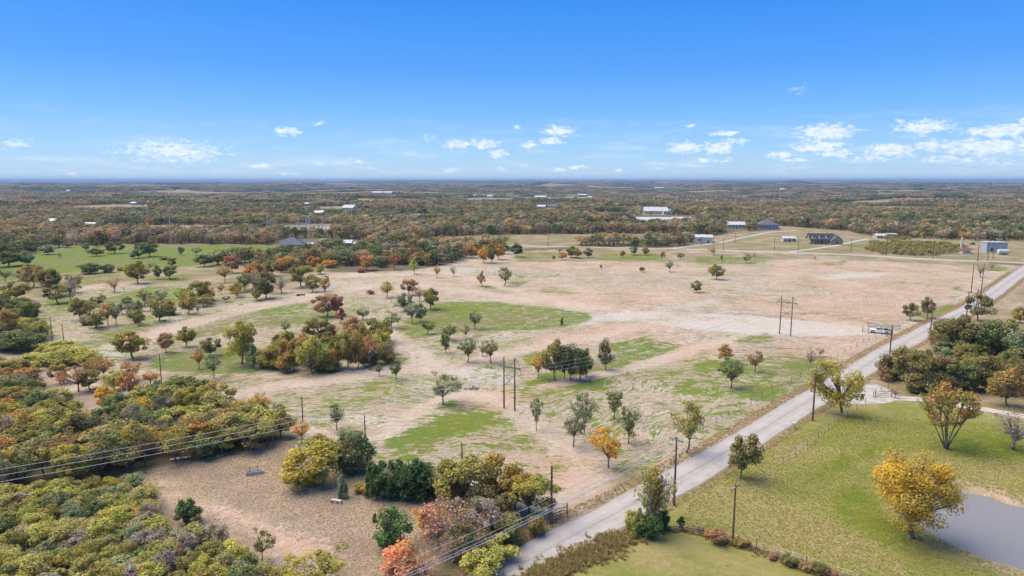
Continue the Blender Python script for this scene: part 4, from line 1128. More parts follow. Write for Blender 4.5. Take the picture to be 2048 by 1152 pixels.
def open_land(Q):
    r = np.zeros(len(Q), bool)
    for p, (lo, hi) in zip(FIELDS_W, FIELD_BB):
        k = np.where((Q[:, 0] > lo[0]) & (Q[:, 0] < hi[0]) & (Q[:, 1] > lo[1]) & (Q[:, 1] < hi[1]))[0]
        if len(k): r[k] |= inside(Q[k], p)
    return r
WOOD_C = np.array([LC[k][0] for k in ('dg', 'jd', 'og', 'oo', 'dk', 'gb', 'or', 'gg', 'rb', 'go', 'yg')]); WOOD_C2 = np.array([LC[k][1] for k in ('dg', 'jd', 'og', 'oo', 'dk', 'gb', 'or', 'gg', 'rb', 'go', 'yg')])
WOOD_P = np.array([.22, .12, .25, .05, .15, .15, .018, .09, .012, .006, .018]); WOOD_P = WOOD_P / WOOD_P.sum()
def pick_colours(k, Q):
    idx = rng.choice(len(WOOD_C), k, p=WOOD_P); dark = (wood_noise(Q, 1.7) > .5) | (wood_noise(Q - 500, .45) > .5); idx = np.where(dark & (rng.uniform(size=k) < .75), rng.choice([0, 1, 1], k), idx)
    brown = wood_noise(Q + 800, 1.2) > .25; idx = np.where(brown & (rng.uniform(size=k) < .5), rng.choice([3, 5, 5, 4, 8, 2], k), idx)
    j = rng.uniform(.62, 1.25, (k, 1)) * np.array([1.08, 1.0, .95]); gr = lambda c: (c * .72 + .28 * c.mean(1, keepdims=True)) * j
    return gr(WOOD_C[idx]), gr(WOOD_C2[idx])
def fan_points(r0, r1, cell, half=R(43)):
    """jittered points over the land in view between two distances"""
    xs_ = np.arange(-r1 * math.sin(half), r1 * math.sin(half), cell); ys_ = np.arange(r0 * math.cos(half), r1, cell)
    X, Y = np.meshgrid(xs_, ys_); Q = np.stack([X.ravel(), Y.ravel()], 1) + rng.uniform(-.48, .48, (X.size, 2)) * cell
    r = np.hypot(Q[:, 0], Q[:, 1]); a = np.abs(np.arctan2(Q[:, 0], Q[:, 1]))
    return Q[(r > r0) & (r < r1) & (a < half)]
def place(name, label, Q, hmin, hmax, wmul, shapes):
    k = len(Q); h = rng.uniform(hmin, hmax, k) * (1 + .12 * np.clip(wood_noise(Q, 2.3), -1, 1)); h = h * np.interp(np.hypot(Q[:, 0], Q[:, 1]), [420, 800, 1300], [1.3, 1.2, 1.0]); wd = h * rng.uniform(*wmul, k)
    c1, c2 = pick_colours(k, Q); z = terrain(Q[:, 0], Q[:, 1])
    return stuff_field(name, label, 'woods', np.column_stack([Q, z]), np.column_stack([wd, wd, h]), rng.uniform(0, 6.28, k), c1, c2, shapes)
# belt around the fields: trees with gaps
Q = fan_points(330, 1500, 7.0); Q = Q[~open_land(Q)]
dev_poly = wpoly(DEV); Q = Q[~inside(Q, dev_poly)]
pix = np.stack([Q[:, 0], Q[:, 1]], 1)
near_right = (Q[:, 0] > 180) & (np.hypot(Q[:, 0], Q[:, 1]) < 470); near_left = (Q[:, 0] < 20) & (Q[:, 1] < 372)
near_mid = (Q[:, 1] < 372) & (Q[:, 0] > -150)
road_d = np.minimum(seg_dist(Q, FAR_ROAD[::4], False), np.minimum(seg_dist(Q, FAR_DRIVE[::3], False), seg_dist(Q, ROAD[::6], False)))
thin = ~opening(Q)
Q = Q[~near_right & ~near_left & ~near_mid & (road_d > 7) & thin]
place('woods', 'mixed woods beyond the cleared land', Q, 4.4, 8.4, (.95, 1.45), FAR_T)
Q = fan_points(1500, 5200, 27); Q = Q[~open_land(Q)]; Q = Q[~opening(Q)]
def place_stand(name, label, Q, s0, s1):
    k = len(Q); s_ = rng.uniform(s0, s1, k); c1, c2 = pick_colours(k, Q); z = terrain(Q[:, 0], Q[:, 1])
    hs = rng.uniform(.8, 1.25, k) * np.minimum(s_, 44)
    stuff_field(name, label, 'woods', np.column_stack([Q, z]), np.column_stack([s_, s_, hs]), rng.uniform(0, 6.28, k), c1 * .95, c2 * .95, FAR_S)
place_stand('distant_woods', 'rolling distant woods towards the horizon', Q, 31, 42)
Q = fan_points(5200, 17000, 120); Q = Q[~opening(Q)]
place_stand('horizon_woods', 'hazy belt of woods on the horizon', Q, 130, 190)

# ---------------------------------------------------------------- low growth: tufts and weeds
def tuft(seed, k=26):
    g = np.random.default_rng(seed); V = []; F = []
    for q in range(k):
        a = g.uniform(0, 6.28); r0 = g.uniform(0, .25); lean = g.uniform(.15, .55); h = g.uniform(.5, 1); w_ = .05
        bx, by = math.cos(a) * r0, math.sin(a) * r0; i_ = len(V); tx, ty = -math.sin(a) * w_, math.cos(a) * w_
        V += [(bx - tx, by - ty, 0), (bx + tx, by + ty, 0), (bx + math.cos(a) * lean + tx * .5, by + math.sin(a) * lean + ty * .5, h), (bx + math.cos(a) * lean - tx * .5, by + math.sin(a) * lean - ty * .5, h)]
        F.append((i_, i_ + 1, i_ + 2, i_ + 3))
    return mesh_np('tuft_shape', V, F, LEAF_I, {'leaf_value': ('FACE', g.uniform(0, 1, k)), 'clump_value': ('FACE', g.uniform(0, 1, k))})
TUFT = [proto_obj(tuft(5 + q)) for q in range(4)]
def tuft_field(name, label, Q, sz, cols):
    k = len(Q); s_ = rng.uniform(*sz, k); cc = 1.28 * np.array(cols)[rng.integers(0, len(cols), k)] * rng.uniform(.75, 1.25, (k, 1)); c2 = 1.28 * np.array(cols)[rng.integers(0, len(cols), k)]
    stuff_field(name, label, 'grass', np.column_stack([Q, np.full(k, -.01)]), np.column_stack([s_ * 1.2, s_ * 1.2, s_ * rng.uniform(.5, 1, k)]), rng.uniform(0, 6.28, k), cc, c2, TUFT)
def poly_pts(px, k):
    p = wpoly(px) if not isinstance(px, np.ndarray) else px; Q = rng.uniform(p.min(0), p.max(0), (k, 2)); return Q[inside(Q, p)]
BROWN_T = [(.20, .155, .11), (.155, .118, .09), (.24, .19, .13), (.13, .10, .08), (.18, .15, .09)]
Q = poly_pts([(265, 948), (420, 915), (560, 880), (610, 905), (700, 960), (885, 1000), (900, 1090), (760, 1200), (540, 1200), (440, 1110), (335, 1075), (300, 1000)], 75000)
keep = 1 - np.maximum(stroke(Q, [(310, 970), (360, 1000), (440, 1020), (520, 1055), (600, 1090)], 1.6, 5.5), soft(Q, [(520, 1080), (560, 1068), (655, 1085), (650, 1110), (575, 1135), (540, 1110)], 4)); Q = Q[rng.uniform(size=len(Q)) < keep ** 2 * .85 + .02]
tuft_field('dry_grass', 'brown dry bunch grass over the near clearing', Q, (.07, .18), [(.235, .20, .16), (.19, .16, .135), (.27, .225, .18), (.16, .135, .12), (.225, .195, .145)])
tt = np.gradient(ROAD, axis=0); tt /= np.linalg.norm(tt, axis=1)[:, None]; RN = np.stack([tt[:, 1], -tt[:, 0]], 1)
near = np.where(np.hypot(ROAD[:, 0], ROAD[:, 1]) < 430)[0]
def verge_pts(k, side, o0, o1):
    i_ = rng.choice(near, k); return ROAD[i_] + RN[i_] * side * rng.uniform(o0, o1, (k, 1)) + tt[i_] * rng.uniform(-1.5, 1.5, (k, 1))
tuft_field('verge_grass', 'brown weeds along the verge of the road', np.vstack([verge_pts(16000, -1, 3.4, 5.4), verge_pts(11000, 1, 3.4, 4.8)]), (.1, .3), BROWN_T + [(.2, .17, .06)])
Q = ROAD[near[0]:near[-1]]; hedge_line = wpoly([(1050, 1165), (1120, 1135), (1200, 1098), (1260, 1068), (1330, 1060), (1390, 1062), (1460, 1085), (1540, 1108), (1640, 1140), (1720, 1165)]); hl = resample(hedge_line, 500)
HW = hl[rng.integers(0, 180, 1500)] + rng.normal(0, 1.1, (1500, 2))
tuft_field('hedge_weeds', 'tall rusty weeds on the strip between road and mown lawn', HW, (.3, .7), [(.135, .095, .05), (.11, .08, .042), (.16, .12, .06), (.11, .105, .042), (.14, .12, .045)])
HW = hl[rng.integers(200, 500, 900)] + rng.normal(0, .45, (900, 2))
tuft_field('fence_row_weeds', 'brown weeds under the field fence', HW, (.2, .55), [(.15, .115, .07), (.125, .10, .06), (.17, .145, .065)])
Q = poly_pts([(1350, 1045), (1400, 985), (1560, 880), (1700, 830), (2060, 850), (2060, 1010), (1955, 972), (1840, 985), (1820, 1040), (1900, 1090), (2060, 1150), (1720, 1165), (1640, 1130), (1500, 1085)], 80000)
tuft_field('meadow_grass', 'yellow green meadow grass around the pond', Q, (.08, .2), [(.135, .145, .035), (.165, .16, .05), (.20, .175, .07), (.115, .14, .028)])
Q = poly_pts([(1732, 500), (1745, 484), (1775, 477), (1812, 479), (1850, 484), (1905, 487), (1932, 494), (1915, 508), (1870, 512), (1800, 511), (1760, 508)], 1300); Q = Q[wood_noise(Q * 4, 1) > -.6]
k = len(Q); stuff_field('brush', 'olive brush filling the lot by the far road', 'brush', np.column_stack([Q, np.zeros(k)]), np.column_stack([rng.uniform(3, 5, k), rng.uniform(3, 5, k), rng.uniform(1.0, 3.6, k) * (1 + .4 * np.clip(wood_noise(Q * 3, 1), -1, 1))]), rng.uniform(0, 6.28, k), np.array([LC[q][0] for q in ('ol', 'og', 'gg', 'ol', 'gb')])[rng.integers(0, 5, k)] * rng.uniform(.7, 1.0, (k, 1)), np.tile(LC['og'][1], (k, 1)), FAR_T)

# ---------------------------------------------------------------- materials for built things
WOODP = plain('pole_wood', (.17, .10, .075), .85, .3, 2.5); WOODG = plain('weathered_wood', (.30, .27, .235), .85, .3, 3)
STEEL = plain('galvanised_steel', (.56, .57, .58), .5, .12, 1.2, .2); WIREM = plain('wire_metal', (.62, .62, .60), .45, .1, 5, .3); GLASSI = plain('insulator', (.50, .52, .53), .3, .1, 4)
RUST = plain('rusty_pipe', (.20, .10, .07), .8, .4, 5); WHITE = plain('white_paint', (.52, .52, .50), .55, .08, .7); WROOF = plain('white_metal_roof', (.50, .505, .50), .5, .1, .35)
BLACKR = plain('dark_shingle', (.055, .06, .075), .85, .25, 1.6); GREYR = plain('grey_shingle', (.13, .145, .18), .85, .25, 1.4); STONE = plain('tan_stone', (.36, .31, .235), .9, .35, 1.8); BRICK = plain('brown_brick', (.27, .185, .15), .9, .3, 2.5)
BLUEW = plain('blue_grey_siding', (.33, .39, .45), .7, .12, 1.0); PANE = plain('window_glass', (.05, .06, .075), .12, .2, 2, spec=.6); TRIMW = plain('cream_trim', (.62, .59, .50), .7, .12, 1.5); REDP = plain('red_paint', (.42, .07, .06), .6, .25, 1.2)
RUBBER = plain('tyre_rubber', (.028, .028, .03), .9, .2, 6); CARW = plain('white_car_paint', (.78, .78, .78), .22, .04, 2, spec=.5); CARD = plain('black_car_paint', (.03, .032, .036), .3, .2, 2, spec=.5); CHROME = plain('rim_metal', (.55, .55, .56), .3, .1, 6, .7); LAMPR = plain('red_lamp', (.45, .03, .03), .3, .1, 3); LAMPW = plain('clear_lamp', (.8, .8, .78), .2, .05, 3)
TAN = plain('beige_siding', (.50, .46, .40), .8, .15, 1.0); DARKM = plain('dark_metal', (.07, .07, .075), .6, .3, 3); BIN = plain('teal_plastic', (.05, .17, .19), .5, .15, 4); CONC = plain('concrete', (.46, .45, .42), .9, .15, 1.5)

# ---------------------------------------------------------------- poles and lines
def tube_obj(name, pts, rad, mat, parent=None, sides=6): return MB().tube(pts, rad, sides).build(name, mat, parent)
POLES = {}
def utility_pole(key, x, yb, yt, label, arm=True, along=None, transformer=False, rad=.16, group='wooden utility poles', h=None, mat=None):
    X, Y = gp(x, yb) if yb is not None else x; h = h or height_at(Y, yt)
    t = thing('utility_pole', (X, Y, 0), along if along is not None else 0.0, label, 'utility pole', group); mat = mat or WOODP
    tube_obj('pole', [(0, 0, -.4), (0, 0, h * .5), (0, 0, h)], [rad * 1.25, rad, rad * .75], mat, t)
    ins = []
    if arm:
        MB().box((0, 0, h - .45), (2.3, .12, .14)).build('crossarm', WOODG, t)
        for q in (-1.0, .35, 1.0):
            tube_obj('insulator', [(q, 0, h - .38), (q, 0, h - .3), (q, 0, h - .14)], [.05, .08, .045], GLASSI, t); ins.append((q, 0, h - .12))
    else:
        tube_obj('pole_cap', [(0, 0, h), (0, 0, h + .03), (0, 0, h + .22)], [.07, .09, .03], GLASSI, t); ins.append((0, 0, h + .2))
    if transformer:
        tube_obj('transformer', [(.35, .05, h - 2.1), (.35, .05, h - 2.0), (.35, .05, h - 1.2), (.35, .05, h - 1.12)], [.18, .26, .26, .12], STEEL, t, 10)
    POLES[key] = (X, Y, h, ins, along or 0.0); return t
def road_dir(X, Y):
    i_ = int(np.argmin(np.linalg.norm(ROAD - (X, Y), axis=1))); return math.atan2(tt[i_, 1], tt[i_, 0]) - math.pi / 2
def rpole(key, x, yb, yt, label, **kw): X, Y = gp(x, yb); return utility_pole(key, x, yb, yt, label, along=road_dir(X, Y), **kw)
rpole('a', 1348, 1011, 874, 'tall brown utility pole with crossarm beside the road next to the half bare tree')
rpole('b', 1625, 841, 740, 'brown utility pole with crossarm on the verge before the leaning golden tree')
rpole('c', 1779, 714, 650, 'brown utility pole with crossarm near the parked white pickup')
rpole('d', 1860, 672, 611, 'brown utility pole past the pickup, beside two olive trees', arm=True)
rpole('e', 1933, 632, 582, 'utility pole with a transformer beside the dark bushy tree', transformer=True)
rpole('e2', 1953, 612, 578, 'second utility pole behind the transformer pole', arm=True)
X0, Y0 = POLES['a'][:2]; X1, Y1 = POLES['b'][:2]; ux, uy = np.array([X0 - X1, Y0 - Y1]) / math.hypot(X0 - X1, Y0 - Y1)
i_ = int(np.argmin(np.linalg.norm(ROAD - (X0, Y0), axis=1))); off = np.dot(np.array([X0, Y0]) - ROAD[i_], RN[i_]); back = ROAD[i_] - tt[i_] * 52 + RN[i_] * off
utility_pole('z', tuple(back), None, None, 'brown utility pole with crossarm at the near end of the road line', along=road_dir(*back), h=POLES['a'][2])
utility_pole('f', 1102.5, 1049, 932, 'plain brown pole without wires beside the pipe gate', arm=False, group=None)
utility_pole('g', 1465, 1089, 968, 'slim brown pole in the fence row between the two lawns', arm=True, along=.9, rad=.12, group=None)
for key, x, yb, yt in (('l1', 105, 679, 634), ('l2', 128, 687, 648), ('l3', 323, 764, 708), ('l4', 606, 848, 794), ('l5', 731, 890, 832), ('l6', 924, 918, 884)):
    utility_pole(key, x, yb, yt, {'l1': 'thin bare pole left of its twin behind the yellow green scrub', 'l2': 'thin bare pole right of its twin behind the yellow green scrub', 'l3': 'thin bare pole rising from the wood edge by the half red tree', 'l4': 'thin bare pole behind a rusty sapling', 'l5': 'thin bare pole between bush and small tree at the clearing edge', 'l6': 'thin bare pole behind the broad olive oak'}[key], arm=False, rad=.11, group='thin poles without arms')
for key, x, yb, yt in (('t1', 1942, 586, 527), ('t2', 1962, 588, 527), ('t3', 1955, 523, 488), ('t4', 1975, 521, 483), ('t5', 1986, 518, 487)):
    utility_pole(key, x, yb, yt, 'tall pole of the pair crossing the road behind the transformer' if key in ('t1', 't2') else 'tall brown pole by the far road junction', arm=False, rad=.17, group='tall poles of the crossing line' if key in ('t1', 't2') else 'poles at the junction')
for x, yb, yt in ((1596, 506.5, 476), (1548, 502, 476), (1702, 506, 475), (1772, 512, 478), (1866, 515, 481), (1356, 497, 472), (1313, 496, 473), (1403, 491, 473), (1426, 498, 470), (1446, 502, 478), (1186, 494, 470), (1096, 493, 466), (1470, 487, 466)):
    utility_pole((x,), x, yb, yt, 'brown pole with crossarm in the row along the far road', along=R(5), rad=.15, group='poles along the far road')
# two-pole wooden transmission frames
def h_frame(a, b, label, world=None):
    if world: A_, B_, h = world
    else:
        (xa, ya, ta), (xb, yb_, tb) = a, b
        A_ = np.array(gp(xa, ya)); B_ = np.array(gp(xb, yb_)); h = (height_at(A_[1], ta) + height_at(B_[1], tb)) / 2
    C_ = (A_ + B_) / 2; L_ = np.linalg.norm(B_ - A_); an = math.atan2(*(B_ - A_)[::-1])
    t = thing('transmission_frame', (C_[0], C_[1], 0), an, label, 'power pole', 'wooden two pole transmission frames')
    for q in (-1, 1): tube_obj('pole', [(q * L_ / 2, 0, -.4), (q * L_ / 2, 0, h * .5), (q * L_ / 2, 0, h)], [.19, .16, .12], WOODP, t)
    za = h - 2.0; half = L_ / 2 + 1.45
    arm = MB(); arm.box((0, .16, za), (2 * half, .08, .26)); arm.build('crossarm', WOODG, t); MB().box((0, -.16, za), (2 * half, .08, .26)).build('crossarm', WOODG, t)
    for q in (-1, 1):
        tube_obj('arm_brace', [(q * L_ / 2, .2, h - .15), (q * (L_ / 2 + 1.2), .2, za + .15)], .05, WOODG, t, 4); tube_obj('arm_brace', [(q * L_ / 2, -.2, h - .15), (q * .55, -.2, za + .15)], .05, WOODG, t, 4)
        tube_obj('cross_brace', [(-q * L_ / 2, q * .12, h * .44), (q * L_ / 2, q * .12, h * .68)], .07, WOODG, t, 4)
    ins = []
    for q in (-half + .1, 0, half - .1):
        s_ = MB()
        for d_ in range(7): s_.tube([(q, 0, za - .2 - d_ * .15), (q, 0, za - .28 - d_ * .15), (q, 0, za - .34 - d_ * .15)], [.03, .12, .03], 6)
        o = s_.build('insulator_string', GLASSI, t); o['kind'] = 'stuff'; ins.append((q, 0, za - 1.35))
    ca, sa = math.cos(an), math.sin(an); W_ = lambda p: np.array([C_[0] + p[0] * ca - p[1] * sa, C_[1] + p[0] * sa + p[1] * ca, p[2]])
    return [W_(p) for p in ins], [W_((q * L_ / 2, 0, h)) for q in (-1, 1)], C_, an
H1 = h_frame((1008, 816, 714), (1029.5, 821, 716), 'wooden two pole transmission frame beside the tight tree clump')
H2 = h_frame((1559, 668, 590), (1581, 672, 593.5), 'wooden two pole transmission frame on the pale haul track')
def wire(pts0, pts1, sag, rad, label, group, n_=26):
    p = [np.array(pts0) + (np.array(pts1) - np.array(pts0)) * u + np.array([0, 0, -4 * sag * u * (1 - u)]) for u in np.linspace(0, 1, n_)]
    o = tube_obj('power_line', p, rad, WIREM, None, 4); tag(o, label, 'power line', group); return o
d12 = H1[2] - H2[2]; span = np.array([d12[0] * math.cos(-.0875) - d12[1] * math.sin(-.0875), d12[0] * math.sin(-.0875) + d12[1] * math.cos(-.0875), 0]) * .95
h_frame(None, None, 'wooden two pole transmission frame past the near wood', (H1[1][0][:2] + span[:2], H1[1][1][:2] + span[:2], H1[1][0][2]))
for k_ in range(3):
    wire(H1[0][k_], H2[0][k_], 2.2, .022, 'conductor wire strung between the two transmission frames', 'conductors between the frames')
    wire(H1[0][k_], H1[0][k_] + span, 1.25, .034, 'pale conductor wire crossing above the near wood and clearing', 'conductors over the near wood')
for k_ in range(2):
    wire(H1[1][k_], H2[1][k_], 1.4, .010, 'thin ground wire on top of the transmission frames', 'ground wires')
    wire(H1[1][k_], H1[1][k_] + span, .8, .012, 'thin ground wire above the near wood', 'ground wires over the near wood')
def world_ins(key):
    X, Y, h, ins, an = POLES[key]; ca, sa = math.cos(an), math.sin(an); return [np.array([X + p[0] * ca - p[1] * sa, Y + p[0] * sa + p[1] * ca, p[2]]) for p in ins]
for a_, b_ in zip(('z', 'a', 'b', 'c', 'd'), ('a', 'b', 'c', 'd', 'e')):
    for p, q in zip(world_ins(a_), world_ins(b_)):
        wire(p, q, .7, .028 if a_ == 'z' else .018, 'roadside power line wire from the near road pole' if a_ == 'z' else 'roadside power line wire above the verge', 'roadside wires near the corner' if a_ == 'z' else 'roadside wires')
p, q = world_ins('z')[0] - (0, 0, 1.6), world_ins('a')[0] - (0, 0, 1.6); wire(p, q, .9, .045, 'thick pale cable below the roadside wires', None)
FR = [k_ for k_ in POLES if isinstance(k_, tuple)]; FR = sorted([k_ for k_ in FR if k_[0] not in (1403, 1426, 1470)])
for a_, b_ in zip(FR[:-1], FR[1:]): wire(world_ins(a_)[1], world_ins(b_)[1], .6, .03, 'wire along the far road', 'wires along the far road', 12)
# slim steel transmission poles far off
for x, yb, yt in ((138, 488, 433), (343, 488, 433), (704, 453, 418), (836, 451, 425), (989, 434, 414), (1116, 428, 407), (1202, 419, 401), (1276, 418, 401), (1352, 414, 401), (1427, 412, 405), (1510, 423, 402), (1560, 406, 385), (1596, 398, 386), (1629, 399, 386), (1667, 396, 384), (1697, 394, 384), (1730, 393, 381), (1753, 391, 381), (1779, 390, 382), (536, 464, 432), (542, 464, 433), (546, 464, 435), (596, 452, 431), (645, 455, 434)):
    X, Y = gp(x, yb); h = height_at(Y, yt) + 0; z0 = float(terrain(X, Y)); h = min(h, 34)
    t = thing('steel_pole', (X, Y, z0), R(20), 'slim pale steel transmission pole ' + ('rising from the green meadow edge' if yb > 480 else 'beside the substation' if 430 < yb and x < 650 else 'standing in the distant woods'), 'power pole', 'steel transmission poles ' + str(yb > 480) + str(x < 650))
    tube_obj('shaft', [(0, 0, -1), (0, 0, h * .5), (0, 0, h - z0)], [.55, .42, .28] if yb < 470 else [.45, .36, .25], STEEL, t, 8)
    for q in range(3): MB().box(((-1) ** q * .9, 0, h - z0 - 1.2 - q * 1.7), (1.8, .18, .18)).build('davit_arm', STEEL, t)

# ---------------------------------------------------------------- fences and gates
def wire_fence(line, step, label, hgt=1.25, wires=(.45, .8, 1.15), postmat=None):
    n_ = max(2, int(np.sum(np.linalg.norm(np.diff(line, axis=0), axis=1)) / step)); L_ = resample(line, n_)
    t = thing('wire_fence', (L_[0][0], L_[0][1], 0), 0, label, 'fence')
    me = MB().tube([(0, 0, -.2), (0, 0, hgt)], .05, 5).mesh('post', postmat or RUST)
    for x, y in L_:
        o = link('post', me, t); o.location = (x - L_[0][0], y - L_[0][1], 0)
    for z in wires: tube_obj('wire', [(x - L_[0][0], y - L_[0][1], z) for x, y in L_], .008, WIREM, t, 3)
near_i = [i_ for i_ in range(len(ROAD)) if 100 < math.hypot(*ROAD[i_]) < 420]
s0 = [i_ for i_ in near_i if 118 < math.hypot(*ROAD[i_]) < 262]
wire_fence(np.array([ROAD[i_] - RN[i_] * 8.2 for i_ in s0[::4]]), 5.0, 'sagging wire fence with thin posts along the bare side of the road')
s1 = [i_ for i_ in near_i if 118 < math.hypot(*ROAD[i_]) < 205]
wire_fence(np.array([ROAD[i_] + RN[i_] * 9.0 for i_ in s1[::4]]), 5.0, 'wire fence along the lawn side of the road')
wire_fence(wpoly([(1330, 1058), (1390, 1062), (1460, 1085), (1540, 1108), (1640, 1140), (1720, 1168)]), 4.0, 'old wire fence in the weedy row between the two lawns')
def pipe_gate(px0, px1, label, h=1.3):
    a, b = np.array(gp(*px0)), np.array(gp(*px1)); L_ = np.linalg.norm(b - a); t = thing('pipe_gate', (a[0], a[1], 0), math.atan2(*(b - a)[::-1]), label, 'gate')
    for q in (0, L_): tube_obj('gate_post', [(q, 0, -.3), (q, 0, h + .45)], .09, RUST, t)
    for z in (.35, .8, h): tube_obj('rail', [(0, 0, z), (L_, 0, z)], .045, RUST, t)
    tube_obj('brace', [(0, .02, .35), (L_, .02, h)], .035, RUST, t)
pipe_gate((1098, 1041), (1134, 1030), 'rusty pipe gate at the gravel entrance beside the plain pole')
pipe_gate((1725, 664), (1737, 667), 'low pipe rail in front of the parked pickup'); pipe_gate((1736, 655), (1799, 659), 'long pipe rail behind the parked pickup'); pipe_gate((1773, 673), (1785, 669), 'short pipe rail behind the pickup beside the utility pole')
pipe_gate((1750, 796), (1783, 793), 'pipe gate across the mouth of the side driveway')

# ---------------------------------------------------------------- vehicles
def car_body(profile, halfw, name, mat, parent, tum=.82, zt=1.0):
    """side outline (x, z) lofted across the width, drawn in towards the roof"""
    V, F = [], []; k = len(profile)
    for y in (-1, -.94, .94, 1):
        for x, z in profile:
            f = 1 if z < zt else 1 - (1 - tum) * (z - zt) / .75
            V.append((x * (1 if abs(y) < .95 else .992), y * halfw * f, z if abs(y) < .95 else z * .985 + .012))
    for r in range(3):
        for q in range(k): F.append((r * k + q, r * k + (q + 1) % k, (r + 1) * k + (q + 1) % k, (r + 1) * k + q))
    F += [tuple(range(k))[::-1], tuple(3 * k + q for q in range(k))]
    mb = MB(); mb.v, mb.f = V, F; return mb.build(name, mat, parent)
def wheel(parent, x, y, r=.4):
    s = 1 if y > 0 else -1
    t = MB(); t.tube([(x, y - .13, r), (x, y - .10, r), (x, y + .10, r), (x, y + .13, r)], [r * .86, r, r, r * .86], 16); wo_ = t.build('wheel', RUBBER, parent)
    MB().tube([(x, y + s * .10, r), (x, y + s * .145, r)], [r * .62, r * .55], 12).build('rim', CHROME, wo_)
def pickup(X, Y, rz, label):
    t = thing('pickup_truck', (X, Y, 0), rz, label, 'truck')
    low = [(-2.9, .5), (-2.92, .95), (-2.88, 1.22), (-.95, 1.22), (.95, 1.2), (1.15, 1.18), (2.65, 1.10), (2.88, .95), (2.92, .55), (2.6, .42), (-2.6, .42)]
    car_body(low, 1.0, 'body', CARW, t, 1, 3)
    cab = [(-1.0, 1.2), (-.92, 1.78), (-.75, 1.93), (.25, 1.95), (.55, 1.86), (1.3, 1.19)]
    cb = car_body(cab, .92, 'cab', CARW, t, .86, 1.2)
    for s in (-1, 1):
        for x0, x1, xt0, xt1 in ((-.78, -.06, -.72, -.06), (.02, 1.0, .02, .52)):
            mb = MB(); yb_, yt_ = .935 * s, .845 * s; mb.poly([(x0, yb_, 1.3), (x1, yb_, 1.3), (xt1, yt_, 1.80), (xt0, yt_, 1.80)]); mb.build('side_window', PANE, t)
        MB().box((.45, s * 1.02, 1.36), (.16, .22, .2)).build('mirror', CARD, t); MB().box((2.86, s * .72, .93), (.1, .36, .2)).build('headlight', LAMPW, t); MB().box((-2.9, s * .86, 1.0), (.08, .2, .34)).build('tail_light', LAMPR, t)
        for x in (-1.85, 1.85):
            a_ = MB(); a_.tube([(x, s * .985, .42), (x, s * 1.012, .42)], [.52, .50], 14); a_.build('wheel_arch', CARD, t); wheel(t, x, s * .90, .42)
    MB().poly([(1.27, -.80, 1.25), (1.27, .80, 1.25), (.62, .72, 1.86), (.62, -.72, 1.86)]).build('windscreen', PANE, t)
    MB().poly([(-1.0, -.7, 1.32), (-1.0, .7, 1.32), (-.95, .66, 1.74), (-.95, -.66, 1.74)]).build('rear_window', PANE, t)
    MB().box((-1.93, 0, 1.30), (1.82, 1.78, .16)).build('bed_cover', CARD, t); MB().box((-1.6, 0, 1.50), (1.1, 1.5, .26), 0, .9).build('cargo', CARD, t)
    MB().box((-.15, 0, 1.975), (1.0, 1.2, .05)).build('roof_panel', CARD, t); MB().box((2.93, 0, .60), (.14, 1.9, .26)).build('front_bumper', CARD, t); MB().box((-2.95, 0, .58), (.14, 1.9, .24)).build('rear_bumper', CHROME, t); MB().box((2.9, 0, .92), (.06, 1.0, .28)).build('grille', CARD, t)
X, Y = gp(1759.5, 666.5); a, b = np.array(gp(1747, 666)), np.array(gp(1771, 668.5)); pickup(X, Y, math.atan2(*(a - b)[::-1]), 'white pickup truck with a dark covered bed parked on the pale track')
def car(X, Y, rz, mat, label, group=None):
    t = thing('parked_car', (X, Y, 0), rz, label, 'car', group)
    car_body([(-2.2, .45), (-2.25, .9), (-1.6, .98), (1.0, .95), (2.1, .82), (2.25, .5), (1.9, .32), (-1.9, .32)], .9, 'body', mat, t, 1, 3); car_body([(-1.8, .95), (-1.3, 1.45), (.2, 1.48), (1.05, .94)], .8, 'cabin', PANE, t, .85, .95); MB().box((-.5, 0, 1.5), (1.45, 1.15, .05)).build('roof', mat, t)
    for x in (-1.4, 1.4):
        for s in (-1, 1): wheel(t, x, s * .82, .33)
for x, y, rz, mat, lab in ((1418, 484, 0, CARD, 'black car parked beside the white metal shed'), (1556, 458, .4, WHITE, 'white car in front of the blue grey house'), (715, 500, .1, CARD, 'black truck trailer parked by the brick garage'), (560, 494, .2, CARD, 'dark car beside the hip roofed house'), (1945, 489, .3, CARD, 'dark vehicle behind the tank yard')):
    X, Y = gp(x, y); car(X, Y, rz, mat, lab)

